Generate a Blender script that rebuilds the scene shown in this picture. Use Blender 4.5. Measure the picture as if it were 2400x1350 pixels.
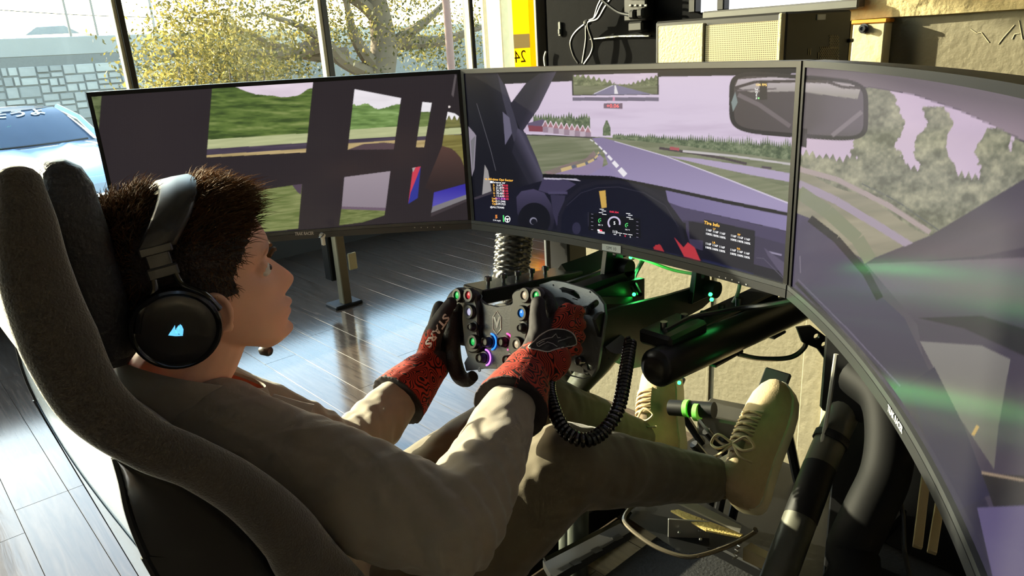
import bpy, bmesh, math, random
import numpy as np
from mathutils import Vector, Matrix, noise as mnoise
from mathutils.bvhtree import BVHTree
for _o in list(bpy.data.objects): bpy.data.objects.remove(_o)
random.seed(7); RNG = np.random.default_rng(7)
SC = bpy.context.scene; COL = SC.collection
# ---------------------------------------------------------------- camera
C = np.array([0.9497, -1.0742, 1.26265]); FPX = 1727.335
FW = np.array([-0.7136264, 0.6268550, -0.3127141]); RT = np.array([0.6726083, 0.7378946, -0.0557640]); UP = np.array([-0.1957941, 0.2501288, 0.9482090])
cam = bpy.data.cameras.new('camera'); camo = bpy.data.objects.new('camera', cam); COL.objects.link(camo)
cam.sensor_width = 36.0; cam.lens = FPX / 2400 * 36; cam.clip_start = .02; cam.clip_end = 300
camo.matrix_world = Matrix(((RT[0], UP[0], -FW[0], C[0]), (RT[1], UP[1], -FW[1], C[1]), (RT[2], UP[2], -FW[2], C[2]), (0, 0, 0, 1)))
SC.camera = camo
# ---------------------------------------------------------------- light
SUN_T = np.array([0.8879, 0.3408, -0.3090]); SUN_T = SUN_T / np.linalg.norm(SUN_T)      # direction the sunlight travels
sun = bpy.data.lights.new('sun', 'SUN'); sun.energy = 21.; sun.angle = math.radians(.6); sun.color = (1.0, .86, .62)
suno = bpy.data.objects.new('sun', sun); COL.objects.link(suno)
suno.rotation_euler = Vector(SUN_T).to_track_quat('-Z', 'Y').to_euler(); suno.location = (-8, -5, 5)
W = bpy.data.worlds.new('world'); SC.world = W; W.use_nodes = True
_nt = W.node_tree; _bg = _nt.nodes['Background']
_sky = _nt.nodes.new('ShaderNodeTexSky'); _sky.sky_type = 'NISHITA'; _sky.sun_disc = False
_sky.sun_elevation = math.radians(18.); _sky.sun_rotation = math.atan2(-SUN_T[0], -SUN_T[1]); _sky.dust_density = 1.0; _sky.air_density = 1.2
_nt.links.new(_sky.outputs[0], _bg.inputs[0]); _bg.inputs[1].default_value = 1.65
SC.view_settings.view_transform = 'Standard'; SC.view_settings.look = 'None'; SC.view_settings.exposure = 0.0; SC.view_settings.gamma = 1.0
SC.view_settings.use_curve_mapping = False
cy = SC.cycles; cy.max_bounces = 6; cy.diffuse_bounces = 3; cy.glossy_bounces = 3; cy.transmission_bounces = 2; cy.transparent_max_bounces = 8; cy.caustics_reflective = False; cy.caustics_refractive = False; cy.sample_clamp_indirect = 6.; cy.use_adaptive_sampling = True; cy.adaptive_threshold = .045; cy.adaptive_min_samples = 16
# ---------------------------------------------------------------- helpers
def ray(x, y): return FW + RT * ((x - 1200) / FPX) - UP * ((y - 675) / FPX)
def at(x, y, d): return C + ray(x, y) * d
def onx(x, y, X): d = ray(x, y); return C + d * ((X - C[0]) / d[0])
def ony(x, y, Y): d = ray(x, y); return C + d * ((Y - C[1]) / d[1])
def onz(x, y, Z): d = ray(x, y); return C + d * ((Z - C[2]) / d[2])
def pj(p):
    d = np.asarray(p, float) - C; z = d @ FW
    return np.array([1200 + FPX * (d @ RT) / z, 675 - FPX * (d @ UP) / z, z])
def V(*a): return np.array(a, float)
def nrm(v): v = np.asarray(v, float); return v / (np.linalg.norm(v) + 1e-12)
def lin(c):
    c = np.asarray(c, float) / 255.0
    return np.where(c <= .04045, c / 12.92, ((c + .055) / 1.055) ** 2.4)
def mat(name, col, rough=.5, metal=0., var=.12, scale=20., bump=0., bscale=None, spec=.5, emit=None, estr=0., coat=0., sheen=0., sub=0., aniso=0., attr=None, trans=0.):
    m = bpy.data.materials.new(name); m.use_nodes = True
    nt = m.node_tree; b = nt.nodes['Principled BSDF']
    c = lin(col)
    b.inputs['Roughness'].default_value = rough; b.inputs['Metallic'].default_value = metal
    b.inputs['Specular IOR Level'].default_value = spec
    if coat: b.inputs['Coat Weight'].default_value = coat; b.inputs['Coat Roughness'].default_value = .08
    if sheen: b.inputs['Sheen Weight'].default_value = sheen; b.inputs['Sheen Roughness'].default_value = .5
    if sub: b.inputs['Subsurface Weight'].default_value = sub; b.inputs['Subsurface Radius'].default_value = (.012, .005, .003); b.inputs['Subsurface Scale'].default_value = 1.0
    tc = nt.nodes.new('ShaderNodeTexCoord'); n = nt.nodes.new('ShaderNodeTexNoise')
    n.inputs['Scale'].default_value = scale; n.inputs['Detail'].default_value = 5
    nt.links.new(tc.outputs['Object'], n.inputs['Vector'])
    mx = nt.nodes.new('ShaderNodeMix'); mx.data_type = 'RGBA'
    mx.inputs[6].default_value = (*np.clip(c * (1 - var), 0, 1), 1); mx.inputs[7].default_value = (*np.clip(c * (1 + var), 0, 1), 1)
    nt.links.new(n.outputs[0], mx.inputs[0]); nt.links.new(mx.outputs[2], b.inputs['Base Color'])
    if bump:
        n2 = nt.nodes.new('ShaderNodeTexNoise'); n2.inputs['Scale'].default_value = bscale or scale; n2.inputs['Detail'].default_value = 4
        nt.links.new(tc.outputs['Object'], n2.inputs['Vector'])
        bp = nt.nodes.new('ShaderNodeBump'); bp.inputs['Strength'].default_value = bump; bp.inputs['Distance'].default_value = .01
        nt.links.new(n2.outputs[0], bp.inputs['Height']); nt.links.new(bp.outputs[0], b.inputs['Normal'])
    if emit is not None:
        b.inputs['Emission Color'].default_value = (*lin(emit), 1); b.inputs['Emission Strength'].default_value = estr
    return m
def glass(name, tint=(245, 250, 248), rough=.02, refl=1.0):
    m = bpy.data.materials.new(name); m.use_nodes = True; nt = m.node_tree; nt.nodes.remove(nt.nodes['Principled BSDF'])
    out = nt.nodes['Material Output']; t = nt.nodes.new('ShaderNodeBsdfTransparent'); g = nt.nodes.new('ShaderNodeBsdfGlossy'); f = nt.nodes.new('ShaderNodeFresnel'); mx = nt.nodes.new('ShaderNodeMixShader')
    t.inputs[0].default_value = (*lin(tint), 1); g.inputs['Roughness'].default_value = rough; f.inputs[0].default_value = 1.45
    sc_ = nt.nodes.new('ShaderNodeMath'); sc_.operation = 'MULTIPLY'; sc_.inputs[1].default_value = .12; nt.links.new(f.outputs[0], sc_.inputs[0]); nt.links.new(sc_.outputs[0], mx.inputs[0]); nt.links.new(t.outputs[0], mx.inputs[1]); nt.links.new(g.outputs[0], mx.inputs[2]); nt.links.new(mx.outputs[0], out.inputs[0])
    return m
def wloc(o):
    p = np.zeros(3)
    while o is not None: p += np.array(o.location); o = o.parent
    return p
def tag(o, label=None, cat=None, group=None, kind=None):
    if label: o['label'] = label
    if cat: o['category'] = cat
    if group: o['group'] = group
    if kind: o['kind'] = kind
    return o
def thing(name, label, cat, loc=(0, 0, 0), group=None, kind=None, parent=None):
    o = bpy.data.objects.new(name, None); COL.objects.link(o); o.empty_display_size = .05
    if parent is not None: o.parent = parent; o.location = tuple(np.asarray(loc, float) - wloc(parent))
    else: o.location = tuple(loc)
    return tag(o, label, cat, group, kind)
def frame(uz, ux=None):
    uz = nrm(uz)
    if ux is None: ux = V(1, 0, 0) if abs(uz[0]) < .9 else V(0, 1, 0)
    ux = nrm(ux - uz * (np.asarray(ux) @ uz)); uy = np.cross(uz, ux)
    return np.array([ux, uy, uz]).T
_BX = [(sx, sy, sz) for sx in (-1, 1) for sy in (-1, 1) for sz in (-1, 1)]
class MB:
    def __init__(s): s.v = []; s.f = []; s.m = []
    def add(s, vs, fs, mi=0):
        o = len(s.v); s.v.extend([tuple(map(float, p)) for p in vs]); s.f.extend([tuple(i + o for i in f) for f in fs]); s.m.extend([mi] * len(fs)); return s
    def box(s, c, size, R=None, bev=0., mi=0):
        h = np.asarray(size, float) / 2; c = np.asarray(c, float); R = np.eye(3) if R is None else np.asarray(R)
        if bev <= 0:
            vs = [c + R @ (V(*q) * h) for q in _BX]
            return s.add(vs, [(0, 1, 3, 2), (4, 6, 7, 5), (0, 4, 5, 1), (2, 3, 7, 6), (0, 2, 6, 4), (1, 5, 7, 3)], mi)
        b = min(bev, h.min() * .98); vs = []; idx = {}
        for q in _BX:
            for a in range(3):
                p = V(*q) * (h - b); p[a] = q[a] * h[a]; idx[(q, a)] = len(vs); vs.append(c + R @ p)
        fs = []
        for a in range(3):
            o1, o2 = [k for k in range(3) if k != a]
            for sg in (-1, 1):
                L = []
                for u, w in ((-1, -1), (1, -1), (1, 1), (-1, 1)):
                    q = [0, 0, 0]; q[a] = sg; q[o1] = u; q[o2] = w; L.append(idx[(tuple(q), a)])
                fs.append(tuple(L))
            for u in (-1, 1):
                for w in (-1, 1):
                    q1 = [0, 0, 0]; q1[o1] = u; q1[o2] = w; q1[a] = -1; q2 = list(q1); q2[a] = 1
                    q1, q2 = tuple(q1), tuple(q2); fs.append((idx[(q1, o1)], idx[(q2, o1)], idx[(q2, o2)], idx[(q1, o2)]))
        for q in _BX: fs.append((idx[(q, 0)], idx[(q, 1)], idx[(q, 2)]))
        return s.add(vs, fs, mi)
    def tube(s, path, r, n=10, cap=True, mi=0, closed=False, asp=1., upv=None):
        P = np.asarray(path, float); N = len(P); r = np.broadcast_to(np.asarray(r, float), (N,)); asp = np.broadcast_to(np.asarray(asp, float), (N,))
        T = np.gradient(P, axis=0) if not closed else np.roll(P, -1, 0) - np.roll(P, 1, 0)
        T = T / (np.linalg.norm(T, axis=1)[:, None] + 1e-12)
        u = V(0, 0, 1) if upv is None else np.asarray(upv, float)
        if abs(T[0] @ u) > .95: u = V(1, 0, 0)
        vs = []; a = np.linspace(0, 2 * np.pi, n, endpoint=False)
        for i in range(N):
            u = u - T[i] * (u @ T[i]); u = nrm(u); w = np.cross(T[i], u)
            for t in a: vs.append(P[i] + r[i] * (np.cos(t) * u * asp[i] + np.sin(t) * w))
        fs = []
        for i in range(N if closed else N - 1):
            j = (i + 1) % N
            for k in range(n): fs.append((i * n + k, i * n + (k + 1) % n, j * n + (k + 1) % n, j * n + k))
        if cap and not closed: fs.append(tuple(range(n - 1, -1, -1))); fs.append(tuple((N - 1) * n + k for k in range(n)))
        return s.add(vs, fs, mi)
    def cyl(s, a, b, r, n=16, r2=None, mi=0): return s.tube([a, b], [r, r if r2 is None else r2], n, True, mi)
    def lathe(s, o, axis, prof, n=20, mi=0):       # prof: list of (along, radius)
        R = frame(axis); o = np.asarray(o, float); vs = []; fs = []
        for (t, r) in prof:
            for k in range(n):
                th = 2 * math.pi * k / n; vs.append(o + R[:, 2] * t + (R[:, 0] * math.cos(th) + R[:, 1] * math.sin(th)) * r)
        for i in range(len(prof) - 1):
            for k in range(n): fs.append((i * n + k, i * n + (k + 1) % n, (i + 1) * n + (k + 1) % n, (i + 1) * n + k))
        if prof[0][1] > 1e-5: fs.append(tuple(range(n - 1, -1, -1)))
        if prof[-1][1] > 1e-5: fs.append(tuple((len(prof) - 1) * n + k for k in range(n)))
        return s.add(vs, fs, mi)
    def ball(s, c, r, n=12, R=None, mi=0):
        r = np.broadcast_to(np.asarray(r, float), (3,)); R = np.eye(3) if R is None else R; c = np.asarray(c, float); vs = [c + R @ (V(0, 0, 1) * r)]; fs = []; m = n // 2
        for i in range(1, m):
            ph = math.pi * i / m
            for k in range(n):
                th = 2 * math.pi * k / n; vs.append(c + R @ (V(math.sin(ph) * math.cos(th), math.sin(ph) * math.sin(th), math.cos(ph)) * r))
        vs.append(c + R @ (V(0, 0, -1) * r)); L = len(vs) - 1
        for k in range(n): fs.append((0, 1 + k, 1 + (k + 1) % n)); fs.append((L, 1 + (m - 2) * n + (k + 1) % n, 1 + (m - 2) * n + k))
        for i in range(m - 2):
            for k in range(n): fs.append((1 + i * n + k, 1 + (i + 1) * n + k, 1 + (i + 1) * n + (k + 1) % n, 1 + i * n + (k + 1) % n))
        return s.add(vs, fs, mi)
    def prism(s, poly, o, ux, uy, th, mi=0):        # poly in (ux,uy), thickness from o along ux x uy
        o = np.asarray(o, float); ux = nrm(ux); uy = np.asarray(uy, float); uy = nrm(uy - ux * (uy @ ux)); uz = np.cross(ux, uy); n = len(poly)
        vs = [o + ux * p[0] + uy * p[1] for p in poly] + [o + ux * p[0] + uy * p[1] + uz * th for p in poly]
        fs = [tuple(range(n - 1, -1, -1)), tuple(range(n, 2 * n))] + [(i, (i + 1) % n, n + (i + 1) % n, n + i) for i in range(n)]
        return s.add(vs, fs, mi)
    def grid(s, P, mi=0, wrap=False):               # P: array nu x nv x 3
        P = np.asarray(P, float); nu, nv = P.shape[:2]; fs = []
        for i in range(nu - 1):
            for j in range(nv if wrap else nv - 1): fs.append((i * nv + j, (i + 1) * nv + j, (i + 1) * nv + (j + 1) % nv, i * nv + (j + 1) % nv))
        return s.add(P.reshape(-1, 3), fs, mi)
    def mesh(s, name='mesh'):
        me = bpy.data.meshes.new(name); me.from_pydata(s.v, [], s.f); return me
    def build(s, name, mats, parent=None, smooth=40, fix=True, loc=None):
        me = bpy.data.meshes.new(name); off = wloc(parent) if parent is not None else (np.zeros(3) if loc is None else np.asarray(loc, float))
        me.from_pydata([tuple(np.asarray(p) - off) for p in s.v], [], s.f)
        if not isinstance(mats, (list, tuple)): mats = [mats]
        for m in mats: me.materials.append(m)
        if len(mats) > 1: me.polygons.foreach_set('material_index', s.m)
        if fix:
            bm = bmesh.new(); bm.from_mesh(me); bmesh.ops.recalc_face_normals(bm, faces=bm.faces); bm.to_mesh(me); bm.free()
        me.validate(); finish(me, smooth)
        o = bpy.data.objects.new(name, me); COL.objects.link(o)
        if parent is not None: o.parent = parent
        elif loc is not None: o.location = tuple(loc)
        return o
def finish(me, smooth):
    if smooth:
        me.polygons.foreach_set('use_smooth', [True] * len(me.polygons))
        if smooth < 180:
            try: me.set_sharp_from_angle(angle=math.radians(smooth))
            except Exception: pass
    me.update()
def catmull(P, n=8, closed=False):
    P = np.asarray(P, float); N = len(P); out = []
    for i in range(N if closed else N - 1):
        if closed: p0, p1, p2, p3 = P[(i - 1) % N], P[i], P[(i + 1) % N], P[(i + 2) % N]
        else: p1, p2 = P[i], P[i + 1]; p0 = P[i - 1] if i else 2 * p1 - p2; p3 = P[i + 2] if i + 2 < N else 2 * p2 - p1
        for k in range(n):
            t = k / n; out.append(.5 * (2 * p1 + (p2 - p0) * t + (2 * p0 - 5 * p1 + 4 * p2 - p3) * t * t + (3 * p1 - p0 - 3 * p2 + p3) * t ** 3))
    if not closed: out.append(P[-1])
    return np.array(out)
def curve_mesh(cu):
    ob = bpy.data.objects.new('t', cu); me = bpy.data.meshes.new_from_object(ob); vs = np.array([v.co[:] for v in me.vertices]).reshape(-1, 3); fs = [tuple(p.vertices) for p in me.polygons]
    bpy.data.objects.remove(ob); bpy.data.meshes.remove(me); bpy.data.curves.remove(cu); return vs, fs
def text_mesh(s, size=1., offset=0., ext=0., shear=0., align='CENTER', res=4, spacing=1.):
    cu = bpy.data.curves.new('t', 'FONT'); cu.body = s; cu.size = size; cu.offset = offset; cu.extrude = ext; cu.shear = shear; cu.align_x = align; cu.align_y = 'CENTER'; cu.resolution_u = res; cu.space_character = spacing
    return curve_mesh(cu)
def plate_mesh(outer, holes, th, bev=0.):
    cu = bpy.data.curves.new('t', 'CURVE'); cu.dimensions = '2D'; cu.fill_mode = 'BOTH'; cu.extrude = th / 2 - bev; cu.bevel_depth = bev; cu.bevel_resolution = 0
    for L in [outer] + list(holes):
        sp = cu.splines.new('POLY'); sp.points.add(len(L) - 1); sp.use_cyclic_u = True
        for p, q in zip(sp.points, L): p.co = (q[0], q[1], 0, 1)
    return curve_mesh(cu)
def placed(vs, o, R): return [np.asarray(o) + R @ p for p in np.asarray(vs, float)]
def circ(c, r, n=16, a0=0, a1=2 * math.pi): return [(c[0] + r * math.cos(a0 + (a1 - a0) * k / n), c[1] + r * math.sin(a0 + (a1 - a0) * k / n)) for k in range(n)]
def slot(p, q, r, n=8):
    p = V(*p); q = V(*q); d = nrm(q - p); a = math.atan2(d[1], d[0]); L = []
    for k in range(n + 1): t = a + math.pi / 2 + math.pi * k / n; L.append((p[0] + r * math.cos(t), p[1] + r * math.sin(t)))
    for k in range(n + 1): t = a - math.pi / 2 + math.pi * k / n; L.append((q[0] + r * math.cos(t), q[1] + r * math.sin(t)))
    return L
def rrect(w, h, r, n=5):
    L = []
    for cx, cy, a in ((w / 2 - r, h / 2 - r, 0), (-w / 2 + r, h / 2 - r, 90), (-w / 2 + r, -h / 2 + r, 180), (w / 2 - r, -h / 2 + r, 270)):
        for k in range(n + 1): t = math.radians(a + 90 * k / n); L.append((cx + r * math.cos(t), cy + r * math.sin(t)))
    return L
def copy_tree(o, parent=None, delta=None):
    c = o.copy(); COL.objects.link(c); c.parent = parent
    if delta is not None: c.location = tuple(np.array(o.location) + delta)
    for ch in list(o.children):
        k = copy_tree(ch, c)
    return c
def remeshed(mb, voxel, smooth_it=6, fac=.5):
    """union of overlapping closed pieces as one continuous skin"""
    me = mb.mesh('raw'); bm = bmesh.new(); bm.from_mesh(me); bmesh.ops.recalc_face_normals(bm, faces=bm.faces); bm.to_mesh(me); bm.free()
    ob = bpy.data.objects.new('raw', me); COL.objects.link(ob)
    md = ob.modifiers.new('r', 'REMESH'); md.mode = 'VOXEL'; md.voxel_size = voxel
    if smooth_it: ms = ob.modifiers.new('s', 'SMOOTH'); ms.iterations = smooth_it; ms.factor = fac
    dg = bpy.context.evaluated_depsgraph_get(); ev = ob.evaluated_get(dg); m2 = bpy.data.meshes.new_from_object(ev)
    bpy.data.objects.remove(ob); bpy.data.meshes.remove(me); return m2
def mesh_np(me):
    a = np.empty(len(me.vertices) * 3); me.vertices.foreach_get('co', a); return a.reshape(-1, 3)
def normals_np(me):
    a = np.empty(len(me.vertices) * 3); me.vertices.foreach_get('normal', a); return a.reshape(-1, 3)
def set_np(me, a): me.vertices.foreach_set('co', np.ascontiguousarray(a, float).ravel()); me.update()
def mesh_obj(name, me, mats, parent=None, smooth=180):
    if not isinstance(mats, (list, tuple)): mats = [mats]
    me.materials.clear()
    for m in mats: me.materials.append(m)
    if parent is not None: set_np(me, mesh_np(me) - wloc(parent))
    me.name = name; finish(me, smooth); o = bpy.data.objects.new(name, me); COL.objects.link(o)
    if parent is not None: o.parent = parent
    return o
def set_attr(me, name, arr):
    a = me.attributes.new(name, 'FLOAT', 'POINT'); a.data.foreach_set('value', np.ascontiguousarray(arr, dtype=np.float32))
def vnoise(x, y, s=0):
    x = np.asarray(x, float); y = np.asarray(y, float); xi = np.floor(x).astype(np.int64); yi = np.floor(y).astype(np.int64); fx = x - xi; fy = y - yi
    def h(a, b):
        n = (a * 374761393 + b * 668265263 + s * 982451653) & 0x7fffffff; n = ((n ^ (n >> 13)) * 1274126177) & 0x7fffffff; n = n ^ (n >> 16); return (n & 0xffff) / 65535.
    fx = fx * fx * (3 - 2 * fx); fy = fy * fy * (3 - 2 * fy)
    return (h(xi, yi) * (1 - fx) + h(xi + 1, yi) * fx) * (1 - fy) + (h(xi, yi + 1) * (1 - fx) + h(xi + 1, yi + 1) * fx) * fy
def fbm(x, y, s=0, o=4):
    t = 0; a = .5
    for k in range(o): t = t + a * vnoise(x * 2 ** k, y * 2 ** k, s + k * 17); a *= .5
    return t / (1 - .5 ** o)
def surf_decal(bvh, vs, fs, to_px, lift=.0006):
    """lay flat print on a surface: to_px maps the print's own x,y to a sight line towards that surface"""
    out = []
    for p in vs:
        q = to_px(p); d = Vector(nrm(ray(*q))); h = bvh.ray_cast(Vector(C), d)
        if h[0] is None: return None
        n = h[1]; n = n if n.dot(d) < 0 else -n
        out.append(np.array(h[0] + n * lift))
    return out
# ---------------------------------------------------------------- shared materials
M = {}
M['black'] = mat('black_plastic', (13, 13, 14), .45, spec=.4); M['blackmetal'] = mat('black_powder_coat', (14, 14, 15), .38, 0., spec=.4, bump=.05, bscale=600)
M['darkgrey'] = mat('dark_grey_metal', (48, 50, 53), .38, .3); M['steel'] = mat('steel', (150, 150, 150), .3, .9); M['chrome'] = mat('bolt_steel', (120, 120, 122), .28, 1.)
M['cable'] = mat('black_cable', (14, 14, 15), .4); M['white'] = mat('white_plastic', (215, 213, 205), .5); M['rubber'] = mat('rubber', (12, 12, 12), .7)
M['green'] = mat('green_led', (40, 255, 90), .4, emit=(30, 255, 80), estr=14.)
M['beige'] = mat('beige_wall_paint', (112, 105, 84), .75, var=.06, scale=8, bump=.25, bscale=60)
M['blackwall'] = mat('black_wall_paint', (12, 12, 14), .85, var=.2, scale=5, bump=.1, bscale=40, spec=.06)
M['glass'] = glass('window_glass')
# ================================================================ the room
def struct(o): o['kind'] = 'structure'; return o
def wood_mat():
    m = bpy.data.materials.new('floor_wood'); m.use_nodes = True; nt = m.node_tree; b = nt.nodes['Principled BSDF']
    tc = nt.nodes.new('ShaderNodeTexCoord'); mp = nt.nodes.new('ShaderNodeMapping'); mp.inputs['Scale'].default_value = (1.2, 16, 1)
    oi = nt.nodes.new('ShaderNodeObjectInfo'); ad = nt.nodes.new('ShaderNodeVectorMath'); ad.operation = 'ADD'
    mu = nt.nodes.new('ShaderNodeMath'); mu.operation = 'MULTIPLY'; mu.inputs[1].default_value = 37.
    nt.links.new(oi.outputs['Random'], mu.inputs[0]); nt.links.new(tc.outputs['Object'], mp.inputs[0]); nt.links.new(mp.outputs[0], ad.inputs[0]); nt.links.new(mu.outputs[0], ad.inputs[1])
    n = nt.nodes.new('ShaderNodeTexNoise'); n.inputs['Scale'].default_value = 2.2; n.inputs['Detail'].default_value = 7; n.inputs['Distortion'].default_value = 1.6
    nt.links.new(ad.outputs[0], n.inputs['Vector'])
    r = nt.nodes.new('ShaderNodeValToRGB'); e = r.color_ramp.elements; e[0].position = .3; e[0].color = (*lin((64, 54, 46)), 1); e[1].position = .7; e[1].color = (*lin((92, 80, 70)), 1)
    nt.links.new(n.outputs[0], r.inputs[0]); nt.links.new(r.outputs[0], b.inputs['Base Color'])
    b.inputs['Roughness'].default_value = .14; b.inputs['Specular IOR Level'].default_value = .48
    bp = nt.nodes.new('ShaderNodeBump'); bp.inputs['Strength'].default_value = .06; bp.inputs['Distance'].default_value = .004
    nt.links.new(n.outputs[0], bp.inputs['Height']); nt.links.new(bp.outputs[0], b.inputs['Normal']); return m
M['wood'] = wood_mat()
fl = MB(); fl.box((.2, -.6, -.03), (7.8, 8.6, .05)); floor = struct(fl.build('floor', mat('floor_subfloor', (40, 34, 30), .6), None, 0))
# planks, 145 mm wide, running along X; one mesh shared by all full planks
PW, PL = .1447, 1.22
pm = MB(); pm.box((0, 0, -.0055), (PL - .0012, PW - .0012, .011), bev=.0005); pme = pm.mesh('plank'); pme.materials.append(M['wood']); finish(pme, 30)
_y0 = -.81
for j in range(-16, 26):
    y = _y0 + PW * (j + .5)
    off = (j * .437) % 1.0
    for i in range(-4, 4):
        x = -1.53 + PL * (i + .5 + (off if j != -1 else 0))
        if not (-4.15 < x < 1.6) or not (-2.6 < y < 3.5): continue
        q = pj((x, y, 0))
        if q[2] < .2 or not (-1100 < q[0] < 2600 and 250 < q[1] < 2400): continue
        o = bpy.data.objects.new('floor_plank', pme); COL.objects.link(o); o.parent = floor; o.location = (x, y, .006)
# walls, ceiling
XW = -3.6; YB = .78
M['knee'] = mat('dark_knee_wall', (20, 18, 17), .6)
w = MB(); w.box((XW - .06, -.6, .27), (.12, 8.6, .54)); w.box((XW - .06, -.6, 3.0), (.12, 8.6, .5)); w.box((XW - .06, -4.75, 1.6), (.12, .3, 3.2)); w.box((XW - .06, 3.58, 1.6), (.12, .3, 3.2))
struct(w.build('wall_left', M['knee'], None, 0))
w = MB(); w.box((.2, -.6, 3.28), (7.8, 8.6, .06)); struct(w.build('ceiling', mat('ceiling_paint', (190, 185, 178), .8), None, 0))
w = MB(); w.box((.2, -4.93, .25), (7.8, .06, .5)); w.box((.2, -4.93, 2.95), (7.8, .06, .5)); w.box((-3.5, -4.93, 1.6), (.4, .06, 2.4)); w.box((3.9, -4.93, 1.6), (.4, .06, 2.4)); w.box((1.2, -4.93, 1.6), (5.6, .06, 2.4)); struct(w.build('wall_rear', mat('rear_wall_paint', (205, 200, 190), .8), None, 0))
for k, (xa_, xb_) in enumerate(((-3.3, -1.6),)):  # unseen rear window, added to let in fill light from behind the camera
    wt = thing('window_%d' % (9 + k), None, None, ((xa_ + xb_) / 2, -4.93, .5), kind='structure')
    b = MB(); b.box(((xa_ + xb_) / 2, -4.93, 1.6), (xb_ - xa_, .006, 2.2)); b.build('pane', M['glass'], wt, 0)
    for x_ in (xa_ + .03, (xa_ + xb_) / 2, xb_ - .03): b = MB(); b.box((x_, -4.93, 1.6), (.06, .09, 2.2), bev=.004); b.build('mullion', M['black'], wt, 0)
w = MB(); w.box((4.12, -.6, 1.6), (.06, 8.6, 3.2)); struct(w.build('wall_right', mat('right_wall_paint', (170, 162, 150), .8), None, 0))
w = MB(); w.box((-1.2, 3.7, 1.6), (4.9, .06, 3.2)); struct(w.build('wall_far', mat('far_wall_paint', (60, 58, 56), .8), None, 0))
XL = ony(1347, 900, YB)[0]
wb = MB(); wb.box(((XL + 4.1) / 2, YB + .08, 1.6), (4.1 - XL, .16, 3.2)); wall_back = struct(wb.build('wall_back', M['beige'], None, 0))
# black partition further back, its edge trim, seam lines and blank plate
YK = 1.55; xk0 = ony(1279, 80, YK)[0]; 
w = MB(); w.box(((xk0 + 1.2) / 2, YK + .05, 1.6), (1.2 - xk0, .1, 3.2), bev=.002); wall_black = struct(w.build('wall_partition', M['blackwall'], None, 0))
w = MB(); a = ony(1357, 60, YK)[0]; w.box(((a + 1.2) / 2, YK - .012, 2.3 - .0), (1.2 - a, .024, 1.6), bev=.003)
w.build('wall_board', mat('charcoal_board', (20, 21, 24), .5, spec=.3, bump=.1, bscale=30), wall_black, 0)
w = MB(); w.box(((a + 1.2) / 2, YK - .012, .73), (1.2 - a, .024, 1.46), bev=.003); w.build('wall_board', mat('charcoal_board_low', (20, 21, 24), .5, spec=.3, bump=.1, bscale=30), wall_black, 0)
w = MB(); p = ony(1270, 80, YK - .01); w.box((p[0], YK - .02, 1.6), (.018, .06, 3.2), bev=.003); struct(w.build('trim_1', mat('grey_corner_trim', (105, 104, 102), .5), None, 0))
# window wall
MY = [-4.6, -3.44, -2.22, -.97, .232, 1.46, 2.688, 3.40]; MWID = [.06, .06, .06, .08, .062, .075, .05, .05]
M['frame'] = mat('window_frame_bronze', (58, 52, 44), .42, .2); M['frame_sunlit'] = mat('window_frame_cream', (206, 190, 150), .6)
for i in range(len(MY) - 1):
    ya, yb = MY[i] + MWID[i] / 2, MY[i + 1] - MWID[i + 1] / 2
    wt = thing('window_%d' % (i + 1), None, None, (XW, (ya + yb) / 2, .56), kind='structure')
    b = MB(); b.box((XW - .05, MY[i + 1], 1.65), (.10, MWID[i + 1] * .55, 2.2), bev=.004); b.build('mullion', M['frame'], wt, 0)
    b = MB(); b.box((XW - .03, MY[i + 1] - MWID[i + 1] * .42, 1.65), (.05, MWID[i + 1] * .3, 2.2), bev=.003); b.build('sunlit_strip', M['frame_sunlit'], wt, 0)  # cream strip: the mullion's sunlit side put into the colour
    b = MB(); b.box((XW - .04, (ya + yb) / 2, .572), (.14, yb - ya + .05, .05), bev=.005); b.build('sill', M['frame'], wt, 0)
    b = MB(); b.box((XW - .05, (ya + yb) / 2, 2.72), (.1, yb - ya + .05, .06), bev=.005); b.build('head_rail', M['frame'], wt, 0)
    b = MB(); b.box((XW - .05, (ya + yb) / 2, 1.645), (.006, yb - ya + .02, 2.1)); b.build('pane', M['glass'], wt, 0)
# yellow decal sheet with a house number on the last pane, read from behind
ya_, yb_ = onx(1202, 60, XW - .03)[1], onx(1262, 60, XW - .03)[1]
dec = thing('window_decal', 'yellow and orange number sheet stuck on the pane beside the black partition', 'window sign', (XW - .03, (ya_ + yb_) / 2, 1.0))
ye = onx(1240, 60, XW - .03)[1]
def transl(name, col, t=.6):
    m = mat(name, col, .6, var=.05, scale=4); nt = m.node_tree; b = nt.nodes['Principled BSDF']; tr = nt.nodes.new('ShaderNodeBsdfTranslucent'); tr.inputs[0].default_value = (*lin(col), 1)
    mx = nt.nodes.new('ShaderNodeMixShader'); mx.inputs[0].default_value = t; nt.links.new(b.outputs[0], mx.inputs[1]); nt.links.new(tr.outputs[0], mx.inputs[2]); nt.links.new(mx.outputs[0], nt.nodes['Material Output'].inputs[0]); return m
z1, z0 = onx(1220, 80, XW - .03)[2], onx(1220, 113, XW - .03)[2]
M['decal_y'] = transl('yellow_film', (250, 205, 60), .7); M['decal_o'] = transl('orange_film', (248, 170, 40), .7); M['decal_g'] = transl('grey_film', (150, 138, 110), .7)
b = MB(); b.box((XW - .03, (ya_ + ye) / 2, (z1 + 2.6) / 2), (.002, ye - ya_, 2.6 - z1)); b.build('yellow_panel', M['decal_y'], dec, 0)
b = MB(); b.box((XW - .03, (ya_ + ye) / 2, (z1 + z0) / 2), (.002, ye - ya_, z1 - z0)); b.build('grey_band', M['decal_g'], dec, 0)
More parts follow.
